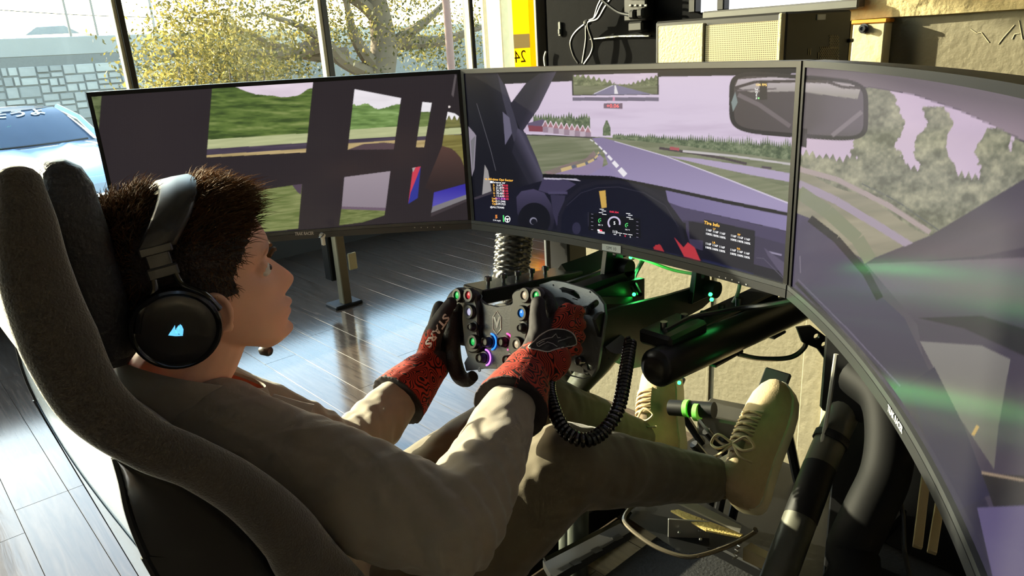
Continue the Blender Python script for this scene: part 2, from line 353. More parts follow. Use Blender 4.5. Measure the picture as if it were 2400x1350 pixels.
b = MB(); b.box((XW - .03, (ya_ + ye) / 2, (z0 + .62) / 2), (.002, ye - ya_, z0 - .62)); b.build('number_panel', M['decal_y'], dec, 0)
b = MB(); b.box((XW - .03, (ye + yb_) / 2, 1.6), (.002, yb_ - ye, 2.0)); b.build('orange_strip', M['decal_o'], dec, 0)
vs, fs = text_mesh('24', .135, ext=.0008); p = onx(1219, 134, XW - .028)
b = MB(); b.add([p + V(0.002, -q[0], q[1]) for q in vs] if False else [p + V(.002 + q[2], -q[0], q[1]) for q in vs], fs); b.build('number', mat('number_ink', (120, 100, 40), .6), dec, 0)
# ---------------------------------------------------------------- outside
GZ = -.45
g = MB(); g.box((-34, 4, GZ - .05), (60, 90, .1)); struct(g.build('ground', mat('asphalt', (128, 126, 122), .9, scale=3, bump=.3, bscale=80), None, 0))
XR = -24.
M['concrete'] = mat('retaining_wall_concrete', (146, 140, 130), .85, var=.12, scale=1.2, bump=.3, bscale=20)
M['stone'] = [mat('ashlar_stone_%d' % k, c, .85, var=.12, scale=3, bump=.4, bscale=18) for k, c in enumerate(((150, 144, 134), (138, 133, 124), (160, 154, 143)))]
zt = onx(120, 87, XR)[2]; zb = onx(120, 131, XR)[2]; zc = onx(120, 152, XR)[2]
rw = thing('retaining_wall', 'tall grey concrete retaining wall with ashlar stone panels beyond the parking', 'retaining wall', (XR, 3, GZ))
b = MB(); b.box((XR - .125, 8, (zb + GZ) / 2), (.4, 60, zb - GZ)); b.build('backing', mat('joint_concrete', (112, 107, 99), .9), rw, 0)
b = MB(); b.box((XR - .12, 8, (zt + zb) / 2), (.36, 60, zt - zb), bev=.02); b.build('coping', M['concrete'], rw, 0)
b = MB(); b.box((XR - .05, 8, (zc + zb) / 2), (.12, 60, zb - zc - .02), bev=.02); b.build('cap_band', M['concrete'], rw, 0)
unit = []
for k in range(3):
    u = MB(); u.box((0, 0, 0), (1, 1, 1), bev=.06); me = u.mesh('stone'); me.materials.append(M['stone'][k]); finish(me, 0); unit.append(me)
ncount = 0
def ashlar(y0, y1, z0, z1, depth=0):
    global ncount
    w_, h_ = y1 - y0, z1 - z0
    if (w_ < .75 and h_ < .34 and (random.random() < .6 or w_ < .4)) or depth > 7:
        o = bpy.data.objects.new('ashlar_stone', random.choice(unit)); COL.objects.link(o); o.parent = rw
        o.location = (0 + random.uniform(-.01, .02), (y0 + y1) / 2 - 3, (z0 + z1) / 2 - GZ); o.scale = (.2, w_ - .045, h_ - .045); ncount += 1; return
    if w_ > h_ * 1.35 or (h_ < .3): t = random.uniform(.35, .65); ashlar(y0, y0 + w_ * t, z0, z1, depth + 1); ashlar(y0 + w_ * t, y1, z0, z1, depth + 1)
    else: t = random.uniform(.35, .65); ashlar(y0, y1, z0, z0 + h_ * t, depth + 1); ashlar(y0, y1, z0 + h_ * t, z1, depth + 1)
_ya = onx(-60, 200, XR)[1]; _yb = onx(420, 150, XR)[1]; nb = int((_yb - _ya) / 1.5) + 1
for k in range(nb): ashlar(_ya + k * 1.5, _ya + (k + 1) * 1.5, GZ + .35, zc)
# poles and wires
def pole(px, X, r, h, col, label, name='utility_pole', cat='pole', ytop=None):
    p = onx(px, 60, X); t = thing(name, label, cat, (X, p[1], GZ)); b = MB(); b.tube([(X, p[1], GZ), (X, p[1], GZ + h)], [r * 1.15, r], 10); b.build('shaft', mat(name + '_paint', col, .7), t)
    b = MB(); b.cyl((X, p[1], GZ), (X, p[1], GZ + .12), r * 2); b.build('base', M['steel'], t); return p
pole(161, -28, .035, 9, (120, 115, 108), 'thin pole rising behind the retaining wall, leftmost of the three in the sky')
pole(224, -28, .035, 9, (120, 115, 108), 'thin pole rising behind the retaining wall, middle of the three in the sky')
pole(361, -28, .045, 9, (135, 128, 120), 'thin pole rising between the window mullion and the oak crown')
for k, (a_, b_, lb) in enumerate((((0, 12), (700, 34), 'long overhead wire crossing the sky above the retaining wall'),)):
    pa, pb_ = onx(a_[0] - 200, a_[1] - 6, -28), onx(b_[0], b_[1], -28); P = [pa + (pb_ - pa) * t - V(0, 0, .25) * 4 * t * (1 - t) for t in np.linspace(0, 1, 16)]
    b = MB(); b.tube(P, .014, 6); tag(b.build('overhead_wire', M['cable']), lb, 'wire')
pole(1050, -9, .06, 6, (125, 92, 80), 'reddish brown steel post standing in front of the oak', 'steel_post', 'post')
# passing car on the raised road
t = thing('passing_car', 'blurred pale car roof just showing over the retaining wall', 'car', onx(120, 87, -30) - V(0, 0, 1.1))
c0 = onx(120, 88, -30); sec = []
for yy, zz, hw in ((-1.5, -.05, .8), (-1.05, .05, .85), (-.62, .36, .72), (-.2, .42, .7), (.35, .40, .7), (.85, .12, .8), (1.5, -.05, .8)):
    sec.append([c0 + V(s * hw, yy, zz if abs(s) < .8 else min(zz, zz * .75)) for s in (-1, -.6, 0, .6, 1)])
b = MB(); b.grid(sec); b.box(c0 + V(0, 0, -.55), (1.7, 3.6, .9), bev=.15); b.build('body', mat('pale_car_paint', (205, 205, 205), .3), t)
b = MB(); b.prism([(-.95, .08), (.72, .1), (.3, .36), (-.55, .33)], c0 + V(.86, 0, -.02), (0, 1, 0), (0, 0, 1), .01); b.build('side_window', mat('car_window_grey', (110, 116, 122), .2), t, 0)
# oak tree
XT = -13.
tr = thing('oak_tree', 'large backlit oak with spreading branches and golden leaves outside the windows', 'tree', tuple(onx(890, 185, XT) * V(1, 1, 0) + V(0, 0, GZ)))
bk = mat('oak_bark', (104, 88, 68), .9, var=.25, scale=6, bump=.6, bscale=12)
def Q(x, y, dx=0): return onx(x, y, XT + dx)
b = MB()
base_ = Q(890, 185); b0 = base_ * V(1, 1, 0) + V(0, 0, GZ)
b.tube(catmull([b0, (b0 + base_) / 2 + V(0, -.05, 0), base_, Q(900, 110), Q(890, 40), Q(870, -60), Q(880, -160)], 5), np.linspace(.42, .16, 31), 10)
tr_o = b.build('trunk', bk, tr)
BR = [((885, 165), (850, 120), (825, 70), (815, 20), (790, -60)), ((870, 175), (800, 140), (760, 95), (700, 60), (610, 30)), ((905, 130), (940, 90), (985, 60), (1030, 20), (1080, -40)), ((815, 130), (740, 130), (640, 110), (560, 70), (430, 40)),
      ((900, 60), (850, 10), (780, -30), (700, -70), (600, -110)), ((760, 100), (700, 120), (620, 130), (520, 120), (400, 130)), ((930, 100), (1000, 100), (1060, 90), (1110, 70), (1180, 50))]
tips = []
for L in BR:
    d = random.uniform(-.8, .8); P = catmull([Q(x, y, d * i / 3) for i, (x, y) in enumerate(L)], 5); b = MB(); b.tube(P, np.linspace(.17, .03, len(P)), 7); b.build('branch', bk, tr); tips.append(P)
lm = [transl('oak_leaf_%d' % k, c, .55) for k, c in enumerate(((118, 104, 48), (90, 82, 38), (150, 132, 68), (72, 68, 32)))]
def leaves(name, pts, spread, n, size, parent, mats):
    A = np.array(pts)[RNG.integers(0, len(pts), n)] + RNG.normal(0, 1, (n, 3)) * spread
    d1 = RNG.normal(0, 1, (n, 3)); d1 /= np.linalg.norm(d1, axis=1)[:, None]; d2 = np.cross(d1, RNG.normal(0, 1, (n, 3))); d2 /= np.linalg.norm(d2, axis=1)[:, None]
    s_ = size * RNG.uniform(.6, 1.4, (n, 1)); off = wloc(parent)
    v = np.stack([A - d1 * s_, A + d2 * s_ * .45, A + d1 * s_, A - d2 * s_ * .45], 1).reshape(-1, 3) - off
    me = bpy.data.meshes.new(name); me.from_pydata(v.tolist(), [], np.arange(4 * n).reshape(n, 4).tolist())
    for m in mats: me.materials.append(m)
    me.polygons.foreach_set('material_index', RNG.integers(0, len(mats), n).astype(np.int32)); me.update()
    o = bpy.data.objects.new(name, me); COL.objects.link(o); o.parent = parent; o['kind'] = 'stuff'; return o
pts = []
for k in range(230):
    x = random.uniform(330, 1150); y = random.uniform(-160, 190)
    lim = 30 + 200 * max(0, (430 - x) / 130) ** 1.0 - 40
    if x < 430 and y < lim * .6: continue
    if 640 < x < 1100 and y > 110 and random.random() < .55: continue
    pts.append(Q(x, y, random.uniform(-1.4, 1.4)))
leaves('foliage', pts, (.5, .26, .2), 26000, .042, tr, lm)
# hedge of low bright leaves left of the trunk, distant white building
hd = thing('sunlit_shrub', 'bright yellow green shrub below the oak crown beside the first mullion', 'shrub', tuple(onx(470, 190, -11) * V(1, 1, 0) + V(0, 0, GZ)))
b = MB()
for k in range(6): p = onx(400 + 40 * k, 175, -11); b.tube([p * V(1, 1, 0) + V(0, 0, GZ), p + V(.1, .1, .1)], [.03, .015], 6)
b.build('stem', bk, hd); pts = [onx(480 + 150 * math.cos(a_) * r_, 190 + 110 * math.sin(a_) * r_, -11 + random.uniform(-.6, .6)) for a_, r_ in ((random.uniform(0, 6.28), random.random() ** .5) for _ in range(90))]
leaves('foliage', pts, (.3, .28, .22), 7000, .034, hd, lm[:3])
t = thing('white_building', 'white low building far behind the oak beside the tan column', 'building', tuple(onx(1050, 160, -27) * V(1, 1, 0) + V(0, 0, GZ)))
ya, yb = onx(930, 120, -27)[1], onx(1180, 120, -27)[1]; zt_ = onx(1100, 98, -27)[2]
b = MB(); b.box((-28, (ya + yb) / 2, (zt_ + GZ) / 2), (2, yb - ya, zt_ - GZ)); b.build('wall', mat('white_siding', (214, 220, 226), .7), t, 0)
b = MB(); b.box((-27.8, (ya + yb) / 2, zt_ + .06), (2.7, yb - ya + .3, .14), bev=.03); b.build('roof_edge', M['concrete'], t, 0)
for px in (985, 1040, 1128):
    p = onx(px, 130, -26.99); b = MB(); b.box(p, (.05, .5, .5), bev=.01); b.build('window', mat('far_window', (120, 140, 165), .2), t, 0)
# tan column outside and cream pier
t = thing('tan_post', 'slim tan timber post standing outside left of the cream pier', 'post', tuple(onx(1138, 80, -5.2) * V(1, 1, 0) + V(0, 0, GZ)))
p = onx(1139, 80, -5.2); b = MB(); b.box((p[0], p[1], 1.3), (.05, .07, 3.5), bev=.006); b.build('shaft', mat('tan_timber', (150, 138, 112), .7), t, 0); b = MB(); b.box((p[0], p[1], GZ + .06), (.09, .11, .12), bev=.006); b.build('foot', M['steel'], t, 0)
p = onx(1186, 80, -4.3); b = MB(); b.box((p[0] - .1, p[1], 1.3), (.2, .10, 3.5), bev=.01); b.box((p[0] - .1, p[1] + .22, 1.3), (.16, .36, 3.5), bev=.01); tag(b.build('cream_pier', mat('cream_render', (232, 216, 168), .8)), 'sunlit cream pier outside the glass beside the yellow sheet', 'pier', kind='structure')
# ---------------------------------------------------------------- parked car
CO = at(92, 345, 8.8)   # middle of the windscreen's lower edge
car = thing('parked_car', 'pale blue car with Japanese characters across the top of its windscreen', 'car', (CO[0], CO[1], GZ))
fx = nrm(V(.985, .17, 0)); lx = V(-fx[1], fx[0], 0)     # forward, to the car's left
def cp(f, l, z): return V(CO[0], CO[1], 0) + fx * f + lx * l + V(0, 0, z)
zw = CO[2]; zr = at(92, 248, 9.3)[2]
M['carpaint'] = mat('pale_blue_car_paint', (150, 168, 188), .22, coat=.6, var=.03); M['carglass'] = mat('car_windscreen', (52, 60, 72), .06, spec=.9, var=.25, scale=3)
b = MB(); rows = []
for f, z, hw in ((1.25, -.58, .62), (1.3, -.36, .70), (1.22, -.27, .74), (.9, -.19, .78), (.5, -.10, .80), (.12, -.015, .80), (-.05, .0, .80)):
    rows.append([cp(f - .18 * abs(s) ** 3, s * hw, zw + z - .10 * abs(s) ** 4 + (.025 if .25 < abs(s) < .8 else 0)) for s in np.linspace(-1, 1, 17)])
b.grid(rows); b.build('bonnet', M['carpaint'], car)
b = MB()
for s in (-1, 1):
    side = []
    for f, zt2 in ((1.28, -.40), (1.0, -.24), (.5, -.13), (0, -.06), (-.9, -.04), (-2.0, -.03), (-2.7, -.1)):
        side.append([cp(f, s * (.80 + .06 * math.sin(math.pi * k / 5)), zw + zt2 - (zw + zt2 - GZ - .25) * k / 5) for k in range(6)])
    b.grid(side)
b.box(cp(-.7, 0, GZ + .4), (3.7, 1.5, .3), R=np.array([fx, lx, V(0, 0, 1)]).T, bev=.1); b.build('body_side', M['carpaint'], car)
b = MB(); b.box(cp(1.32, 0, GZ + .42), (.16, 1.52, .36), R=np.array([fx, lx, V(0, 0, 1)]).T, bev=.07); b.build('bumper', M['carpaint'], car)
hw0, hw1, fr = .70, .52, -.62
ws = []
for t_ in np.linspace(0, 1, 8): ws.append([cp(fr * t_ - .12 * (s * s) * (1 - .3 * t_), s * (hw0 + (hw1 - hw0) * t_), zw + (zr - .03 - zw) * (1 - (1 - t_) ** 1.25)) for s in np.linspace(-1, 1, 13)])
b = MB(); b.grid(ws); wso = b.build('windscreen', M['carglass'], car)
b = MB(); b.grid([[cp(fr - .12 - 1.3 * t_ + .12 * (1 - s * s) * (1 - t_), s * .56, zr + .02 - .05 * s * s - .12 * t_ * t_) for s in np.linspace(-1, 1, 11)] for t_ in np.linspace(0, 1, 7)])
b.build('roof', M['carpaint'], car)
for s in (-1, 1):
    b = MB(); b.tube([cp(-.1 + .02, s * .76, zw), cp(-.4, s * .68, (zw + zr) / 2 + .05), cp(fr - .1, s * .575, zr - .03)], [.04, .035, .035], 8); b.build('pillar', M['carpaint'], car)
    b = MB(); b.grid([[cp(-.2 - 1.3 * u, s * (.78 - .0 * u), zw) for u in (0, .5, 1)], [cp(fr - .1 - .9 * u, s * .6, zr - .06) for u in (0, .5, 1)]]); b.build('side_window', M['carglass'], car)
    b = MB(); b.ball(cp(-.25, s * .93, zw + .07), (.06, .1, .065), 10); b.build('door_mirror', M['carpaint'], car)
    for f in (.75, -1.9): b = MB(); b.tube([cp(f, s * .62, GZ + .31), cp(f, s * .8, GZ + .31)], .31, 20); b.build('wheel', M['rubber'], car)
    b = MB(); b.ball(cp(1.22, s * .56, zw - .42), (.1, .16, .07), 10); b.build('headlamp', M['white'], car)
b = MB(); b.tube([cp(.03 - .12 * s * s, s * .66, zw + .03) for s in np.linspace(-.95, .9, 9)], .012, 6); b.build('wiper', M['black'], car)
vs, fs = text_mesh('おそうよ', .215, offset=.008)
def wsp(l, h): # point on screen by lateral and height fraction
    s = l / (hw0 + (hw1 - hw0) * h); return cp(fr * h - .12 * s * s * (1 - .3 * h) + .012, l, zw + (zr - .03 - zw) * (1 - (1 - h) ** 1.25) + .006)
b = MB(); b.add([wsp(q[0] - .06, .845 + q[1] * 1.1) for q in vs], fs); b.build('banner_lettering', M['white'], car, 0, fix=False)
# ================================================================ monitors
MW, MH, MR, AL, AR, Z0 = .807, .367, 2.002, .953, .911, .85
HW = MR * math.sin(MW / 2 / MR); HT = MW / 2 / MR
def rz(a): c, s = math.cos(a), math.sin(a); return np.array([[c, -s, 0], [s, c, 0], [0, 0, 1]])
FR = {'C': (np.eye(3), V(0, 0, Z0)), 'L': (rz(AL), V(-HW - .004, 0, Z0) - rz(AL) @ V(HW, 0, 0)), 'R': (rz(-AR), V(HW + .004, 0, Z0) + rz(-AR) @ V(HW, 0, 0))}
def mon_pt(k, th, z, off=0.):                 # th: angle along the curve, off: towards the viewer
    R, o = FR[k]; r = MR - off
    return o + R @ V(r * math.sin(th), r * math.cos(th) - MR * math.cos(HT), z)
def mon_hit(k, px, py):
    R, o = FR[k]; p = R.T @ (C - o) + V(0, MR * math.cos(HT), 0); d = R.T @ ray(px, py)
    a = d[0] ** 2 + d[1] ** 2; b = p[0] * d[0] + p[1] * d[1]; c = p[0] ** 2 + p[1] ** 2 - MR ** 2
    t = (-b + math.sqrt(max(b * b - a * c, 0))) / a; q = p + d * t
    return math.atan2(q[0], q[1]), q[2]
M['bezel'] = mat('monitor_bezel', (13, 13, 14), .45, spec=.3); M['chin'] = mat('monitor_chin', (58, 60, 62), .36, .2); M['chin_d'] = mat('monitor_chin_lower', (36, 37, 39), .4)
M['label'] = mat('label_tape', (186, 190, 192), .5); M['ink'] = mat('label_ink', (40, 40, 42), .6); M['logo'] = mat('logo_print', (190, 186, 180), .5); M['logo2'] = mat('logo_print_pale', (232, 232, 228), .5)
def screen_material():
    m = bpy.data.materials.new('screen_picture'); m.use_nodes = True; nt = m.node_tree; b = nt.nodes['Principled BSDF']
    b.inputs['Base Color'].default_value = (.012, .012, .014, 1); b.inputs['Roughness'].default_value = .16; b.inputs['Specular IOR Level'].default_value = .09
    a = nt.nodes.new('ShaderNodeAttribute'); a.attribute_name = 'picture'; nt.links.new(a.outputs['Color'], b.inputs['Emission Color']); b.inputs['Emission Strength'].default_value = .93
    return m
M['screen'] = screen_material()
MARG = dict(side=.008, top=.009, bot=.022)
def strip(k, th0, th1, z0, z1, o0, o1, n=40):   # curved slab
    b = MB(); P = []
    for t in np.linspace(th0, th1, n): P.append([mon_pt(k, t, z0, o0), mon_pt(k, t, z1, o0), mon_pt(k, t, z1, o1), mon_pt(k, t, z0, o1)])
    b.grid(np.array(P), wrap=True); b.f += [(0, 1, 2, 3), tuple((n - 1) * 4 + i for i in (3, 2, 1, 0))]; b.m += [0, 0]; return b
def monitor(k, label):
    t = thing('curved_monitor', label, 'monitor', tuple(mon_pt(k, 0, 0)), group='triple curved monitors')
    b = strip(k, -HT, HT, 0, MH, -.028, -.001); b.build('housing', M['bezel'], t, 30)
    dth = MARG['side'] / MR
    b = strip(k, -HT, -HT + dth, 0, MH, -.002, .0035, 4); b.build('side_bezel', M['bezel'], t, 30)
    b = strip(k, HT - dth, HT, 0, MH, -.002, .0035, 4); b.build('side_bezel', M['bezel'], t, 30)
    b = strip(k, -HT + dth, HT - dth, MH - MARG['top'], MH, -.002, .0035); b.build('top_bezel', M['bezel'], t, 30)
    b = strip(k, -HT, HT, .0, .014, -.002, .006); b.build('chin_lower', M['chin_d'], t, 30)
    b = strip(k, -HT, HT, .0145, MARG['bot'], -.002, .0055); b.build('chin', M['chin'], t, 30)
    b = MB(); R, o = FR[k]; b.box(o + R @ V(0, .12, .2), (.28, .09, .24), R=R, bev=.02); b.build('rear_bulge', M['bezel'], t, 0)
    return t
MON = {'L': monitor('L', 'curved monitor showing dark roll cage bars, green verge and blue door mirror'),
       'C': monitor('C', 'curved monitor showing the race track ahead, dashboard gauges and tire info'),
       'R': monitor('R', 'curved monitor nearest the camera showing tall trees and the passenger side pillar')}
# ---- the pictures, coloured point by point on each curved panel
def inpoly(X, Y, poly):
    m = np.zeros(X.shape, bool); n = len(poly); j = n - 1
    for i in range(n):
        xi, yi = poly[i]; xj, yj = poly[j]
        if yi != yj: m ^= ((yi > Y) != (yj > Y)) & (X < (xj - xi) * (Y - yi) / (yj - yi) + xi)
        j = i
    return m
class Pic:
    def __init__(s, k, ns, nv):
        s.k = k; dth = MARG['side'] / MR; s.th = np.linspace(-HT + dth, HT - dth, ns); s.z = np.linspace(MARG['bot'], MH - MARG['top'], nv)
        R, o = FR[k]; r = MR - .0006
        def pts(th, z): T, Zz = np.meshgrid(th, z, indexing='ij'); return np.stack([r * np.sin(T), r * np.cos(T) - MR * math.cos(HT), Zz], -1) @ R.T + o
        s.P = pts(s.th, s.z); e1, e2 = (s.th[1] - s.th[0]) / 4, (s.z[1] - s.z[0]) / 4     # four colour samples round every point
        T = np.zeros((2 * ns, 2 * nv)); d = pts(np.stack([s.th - e1, s.th + e1], 1).ravel(), np.stack([s.z - e2, s.z + e2], 1).ravel()) - C; zc = np.maximum(d @ FW, .05); s.X = 1200 + FPX * (d @ RT) / zc; s.Y = 675 - FPX * (d @ UP) / zc; s.c = np.zeros(T.shape + (3,)); s.ns, s.nv = ns, nv
    def fill(s, col): s.c[:] = col
    def poly(s, pts, col, mask=None):
        m = inpoly(s.X, s.Y, pts)
        if mask is not None: m &= mask
        s.paint(m, col); return m
    def paint(s, m, col):
        if callable(col): s.c[m] = col(s.X[m], s.Y[m])
        else: s.c[m] = col
    def line(s, pts, w, col):
        for (x0, y0, w0), (x1, y1, w1) in zip([(p[0], p[1], (p[2] if len(p) > 2 else w)) for p in pts[:-1]], [(p[0], p[1], (p[2] if len(p) > 2 else w)) for p in pts[1:]]):
            L = math.hypot(x1 - x0, y1 - y0) + 1e-9; nx, ny = -(y1 - y0) / L, (x1 - x0) / L
            s.poly([(x0 + nx * w0, y0 + ny * w0), (x1 + nx * w1, y1 + ny * w1), (x1 - nx * w1, y1 - ny * w1), (x0 - nx * w0, y0 - ny * w0)], col)
    def done(s, parent):
        me = bpy.data.meshes.new('screen_picture'); ns, nv = s.ns, s.nv; me.vertices.add(ns * nv); me.vertices.foreach_set('co', (s.P - wloc(parent)).reshape(-1))
        i = np.arange(ns * nv).reshape(ns, nv); q = np.stack([i[:-1, :-1], i[1:, :-1], i[1:, 1:], i[:-1, 1:]], -1).reshape(-1, 4); nq = len(q)
        me.loops.add(nq * 4); me.polygons.add(nq); me.loops.foreach_set('vertex_index', q.ravel()); me.polygons.foreach_set('loop_start', np.arange(0, nq * 4, 4)); me.polygons.foreach_set('loop_total', np.full(nq, 4))
        me.update(); a = me.color_attributes.new('picture', 'FLOAT_COLOR', 'POINT'); col = np.ones((ns * nv, 4), np.float32); cl = lin(np.clip(s.c, 0, 255)).reshape(ns, 2, nv, 2, 3).mean(axis=(1, 3)); col[:, :3] = cl.reshape(-1, 3); a.data.foreach_set('color', col.ravel())
        me.materials.append(M['screen']); me.polygons.foreach_set('use_smooth', [True] * nq); me.update(); me.validate()
        o = bpy.data.objects.new('screen', me); COL.objects.link(o); o.parent = parent; return o
def mixc(a, b, t): t = np.clip(np.asarray(t), 0, 1)[..., None]; return np.asarray(a) * (1 - t) + np.asarray(b) * t
def foliage(dark, mid, light, sx=.05, sy=.12, seed=1):
    def f(X, Y):
        n = fbm(X * sx, Y * sy, seed, 5); n2 = fbm(X * sx * 4, Y * sy * 2.4, seed + 9, 3)
        t = np.clip((n * .65 + n2 * .35 - .3) / .42, 0, 1)[..., None]; return np.where(t < .5, np.asarray(dark) + (np.asarray(mid) - np.asarray(dark)) * t * 2, np.asarray(mid) + (np.asarray(light) - np.asarray(mid)) * (t * 2 - 1))
    return f
def grassf(a, b, sx=.02, sy=.25, seed=5):
    return lambda X, Y: mixc(a, b, (fbm(X * sx, (Y + X * .08) * sy, seed, 4) - .25) * 1.9)
def cageribs(base, amp, vert=True):
    return lambda X, Y: np.asarray(base) + (np.where(vert, np.sin(X * 1.6), np.sin((Y + .02 * X) * 1.9)) * amp)[..., None]
def treetop(X, base, amp, sc, seed, spiky=0):
    n = fbm(X * sc, X * 0, seed, 4); s = np.abs(((X * sc * 2.1) % 1) - .5) * 2
    return base - amp * (n * (1 - spiky) + s * spiky * (0.5 + n))
# ---- left picture
p = Pic('L', 560, 240); X, Y = p.X, p.Y
p.fill((47, 41, 44)); p.c += (np.sin(X * 1.5) * 1.5 + np.sin(Y * 1.7) * 1.2)[..., None]
p.poly([(212, 227), (238, 225), (231, 308)], foliage((70, 82, 50), (98, 108, 72), (118, 128, 90)))
sl = lambda x, x0=600: -.065 * (x - x0)
def verge(poly, tree_y, sky=(228, 212, 226), seed=1, g=((62, 80, 42), (96, 118, 58), (136, 150, 88)), field=(320, 342), bar=(342, 356), tan=(185, 162, 115)):
    m = inpoly(X, Y, poly); p.paint(m, lambda x, y: np.asarray(sky) + (fbm(x * .02, y * .06, 3) * 24 - 8)[..., None])
    Ys = Y - sl(X); p.paint(m & (Y > tree_y(X)), foliage(*g, sx=.012, sy=.12, seed=seed)); p.paint(m & (Ys > field[0]), grassf((178, 184, 138), (196, 200, 152)))
    p.paint(m & (Ys > bar[0]), grassf((66, 58, 72), (84, 74, 90))); p.paint(m & (Ys > bar[1]), grassf((168, 148, 100), (205, 180, 132)))
w1 = [(497, 207), (734, 190), (717, 357), (484, 369)]
verge(w1, lambda x: 226 + 10 * fbm(x * .03, x * 0, 4) - 34 * np.exp(-((x - 500) / 75) ** 2) - 22 * np.exp(-((x - 730) / 22) ** 2) - 4, seed=2)
w2 = [(831, 209), (940, 230), (923, 348), (815, 351)]
verge(w2, lambda x: treetop(x, 262, 26, .05, 12), (238, 232, 238), 6, ((78, 104, 58), (112, 142, 78), (150, 178, 112)), (318, 341), (341, 350), (160, 148, 104))
p.poly([(815, 351), (850, 338), (900, 334), (925, 336), (923, 350)], (88, 72, 78))
w3 = [(990, 239), (1012, 241), (994, 345), (975, 345)]
verge(w3, lambda x: 262 + 0 * x, (240, 236, 240), 8, ((84, 104, 56), (112, 130, 74), (140, 158, 98)), (322, 345), (345, 354), (150, 140, 100))
w4 = [(1049, 262), (1066, 266), (1076, 273), (1083, 320), (1091, 400), (1060, 349), (1036, 342)]
verge(w4, lambda x: 276 + 5 * np.sin(x * .5), (240, 236, 240), 8, ((90, 92, 56), (112, 112, 66), (140, 136, 82)), (330, 345), (345, 351), (140, 130, 78))
p.paint(inpoly(X, Y, w4) & (Y > 316), grassf((116, 108, 58), (146, 138, 80)))
p.paint(((X - 1053) ** 2 + (Y - 250.5) ** 2) < 7, (235, 225, 220))
m5 = [(1036, 342), (1052, 346), (1066, 354), (1080, 370), (1089, 392), (1092, 428), (1016, 452), (996, 440)]
p.poly(m5, lambda x, y: mixc((88, 64, 58), (52, 42, 42), (y - 345) / 90))
p.poly([(807, 415), (915, 401), (904, 487), (801, 484)], lambda x, y: mixc((160, 148, 158), (146, 134, 144), (y - 400) / 85))
p.poly([(801, 484), (904, 487), (903, 494), (800, 490)], (112, 94, 110))
p.poly([(800, 490), (903, 494), (901, 505), (850, 521), (795, 528)], grassf((92, 104, 56), (132, 140, 88), .05, .4))
p.poly([(600, 447), (708, 431), (699, 536), (600, 545)], grassf((100, 114, 62), (142, 148, 96), .03, .4))
p.poly([(685, 434), (708, 431), (705, 456), (697, 450)], (84, 70, 84))
p.poly([(968, 393), (986, 390), (979, 464), (957, 478)], (52, 58, 148)); p.poly([(968, 393), (986, 390), (975, 420), (962, 452), (957, 476)], (205, 66, 84)); p.poly([(966, 394), (974, 392), (968, 404)], (170, 165, 165))
p.poly([(1017, 451), (1090, 431), (1093, 456), (1013, 486)], lambda x, y: mixc((58, 50, 160), (88, 82, 178), (y - 440) / 35)); p.poly([(1014, 484), (1093, 456), (1094, 466), (1010, 499)], (128, 124, 128)); p.poly([(1010, 500), (1094, 467), (1094, 472), (1010, 508)], (66, 58, 62))
p.poly([(1066, 174), (1070, 178), (1063, 228), (1058, 222)], (96, 88, 90))
SCR = {'L': p.done(MON['L'])}
# ---- centre picture
p = Pic('C', 700, 300); X, Y = p.X, p.Y
p.fill((16, 16, 26))
ws_ = [(1183, 197), (1342, 190), (1345, 181), (1545, 180), (1720, 177), (1876, 172), (1866, 300), (1849, 500), (1700, 470), (1560, 440), (1430, 419), (1330, 411), (1272, 409), (1240, 330), (1210, 275)]
mw = inpoly(X, Y, ws_)
p.paint(mw, lambda x, y: mixc((216, 200, 222), (200, 182, 206), (fbm(x * .008 + y * .01, y * .06, 31, 4) - .35) * 2.4 * np.clip((y - 230) / 60, 0, 1)))
hor = lambda x: np.interp(x, [1180, 1240, 1380, 1430, 1560, 1700, 1880], [314, 316, 320, 322, 333, 352, 376])
p.paint(mw & (Y > hor(X)), grassf((112, 118, 92), (138, 140, 116), .01, .2))
# trees on the horizon
tf = foliage((66, 82, 60), (98, 112, 84), (136, 146, 116), .12, .16, 3)
p.paint(mw & (X > 1436) & (Y < hor(X) + 3) & (Y > treetop(X, hor(X) - 4 - np.clip((X - 1600) / 14, 0, 18), np.interp(X, [1436, 1560, 1700, 1880], [7, 16, 26, 34]), .09, 41, .55)), tf)
p.paint(mw & (X > 1250) & (X < 1383) & (Y < 302) & (Y > treetop(X, 286, 26, .08, 44, .4)), tf)
p.paint(((np.abs(X - 1422) < 9 * np.clip((Y - 278) / 22, .25, 1)) & (Y > 282) & (Y < 318)), tf)
# chalets
p.poly([(1236, 289), (1272, 279), (1284, 291), (1278, 300), (1238, 299)], (104, 92, 118)); p.poly([(1238, 294), (1272, 296), (1274, 309), (1240, 308)], (134, 72, 84))
for k in range(9):
    x = 1272 + k * 12.5; y = 287 + k * 1.6; p.poly([(x, y + 10), (x + 6, y - 4), (x + 13, y + 11)], (168, 120, 128)); p.line([(x - 1, y + 9), (x + 6, y - 5), (x + 13, y + 10)], .9, (232, 216, 228)); p.poly([(x, y + 10), (x + 13, y + 10), (x + 13, y + 24), (x, y + 23)], (190, 172, 186) if k % 2 else (156, 134, 150))
p.line([(1225, 316), (1300, 318), (1395, 323)], 1.4, (70, 66, 66))
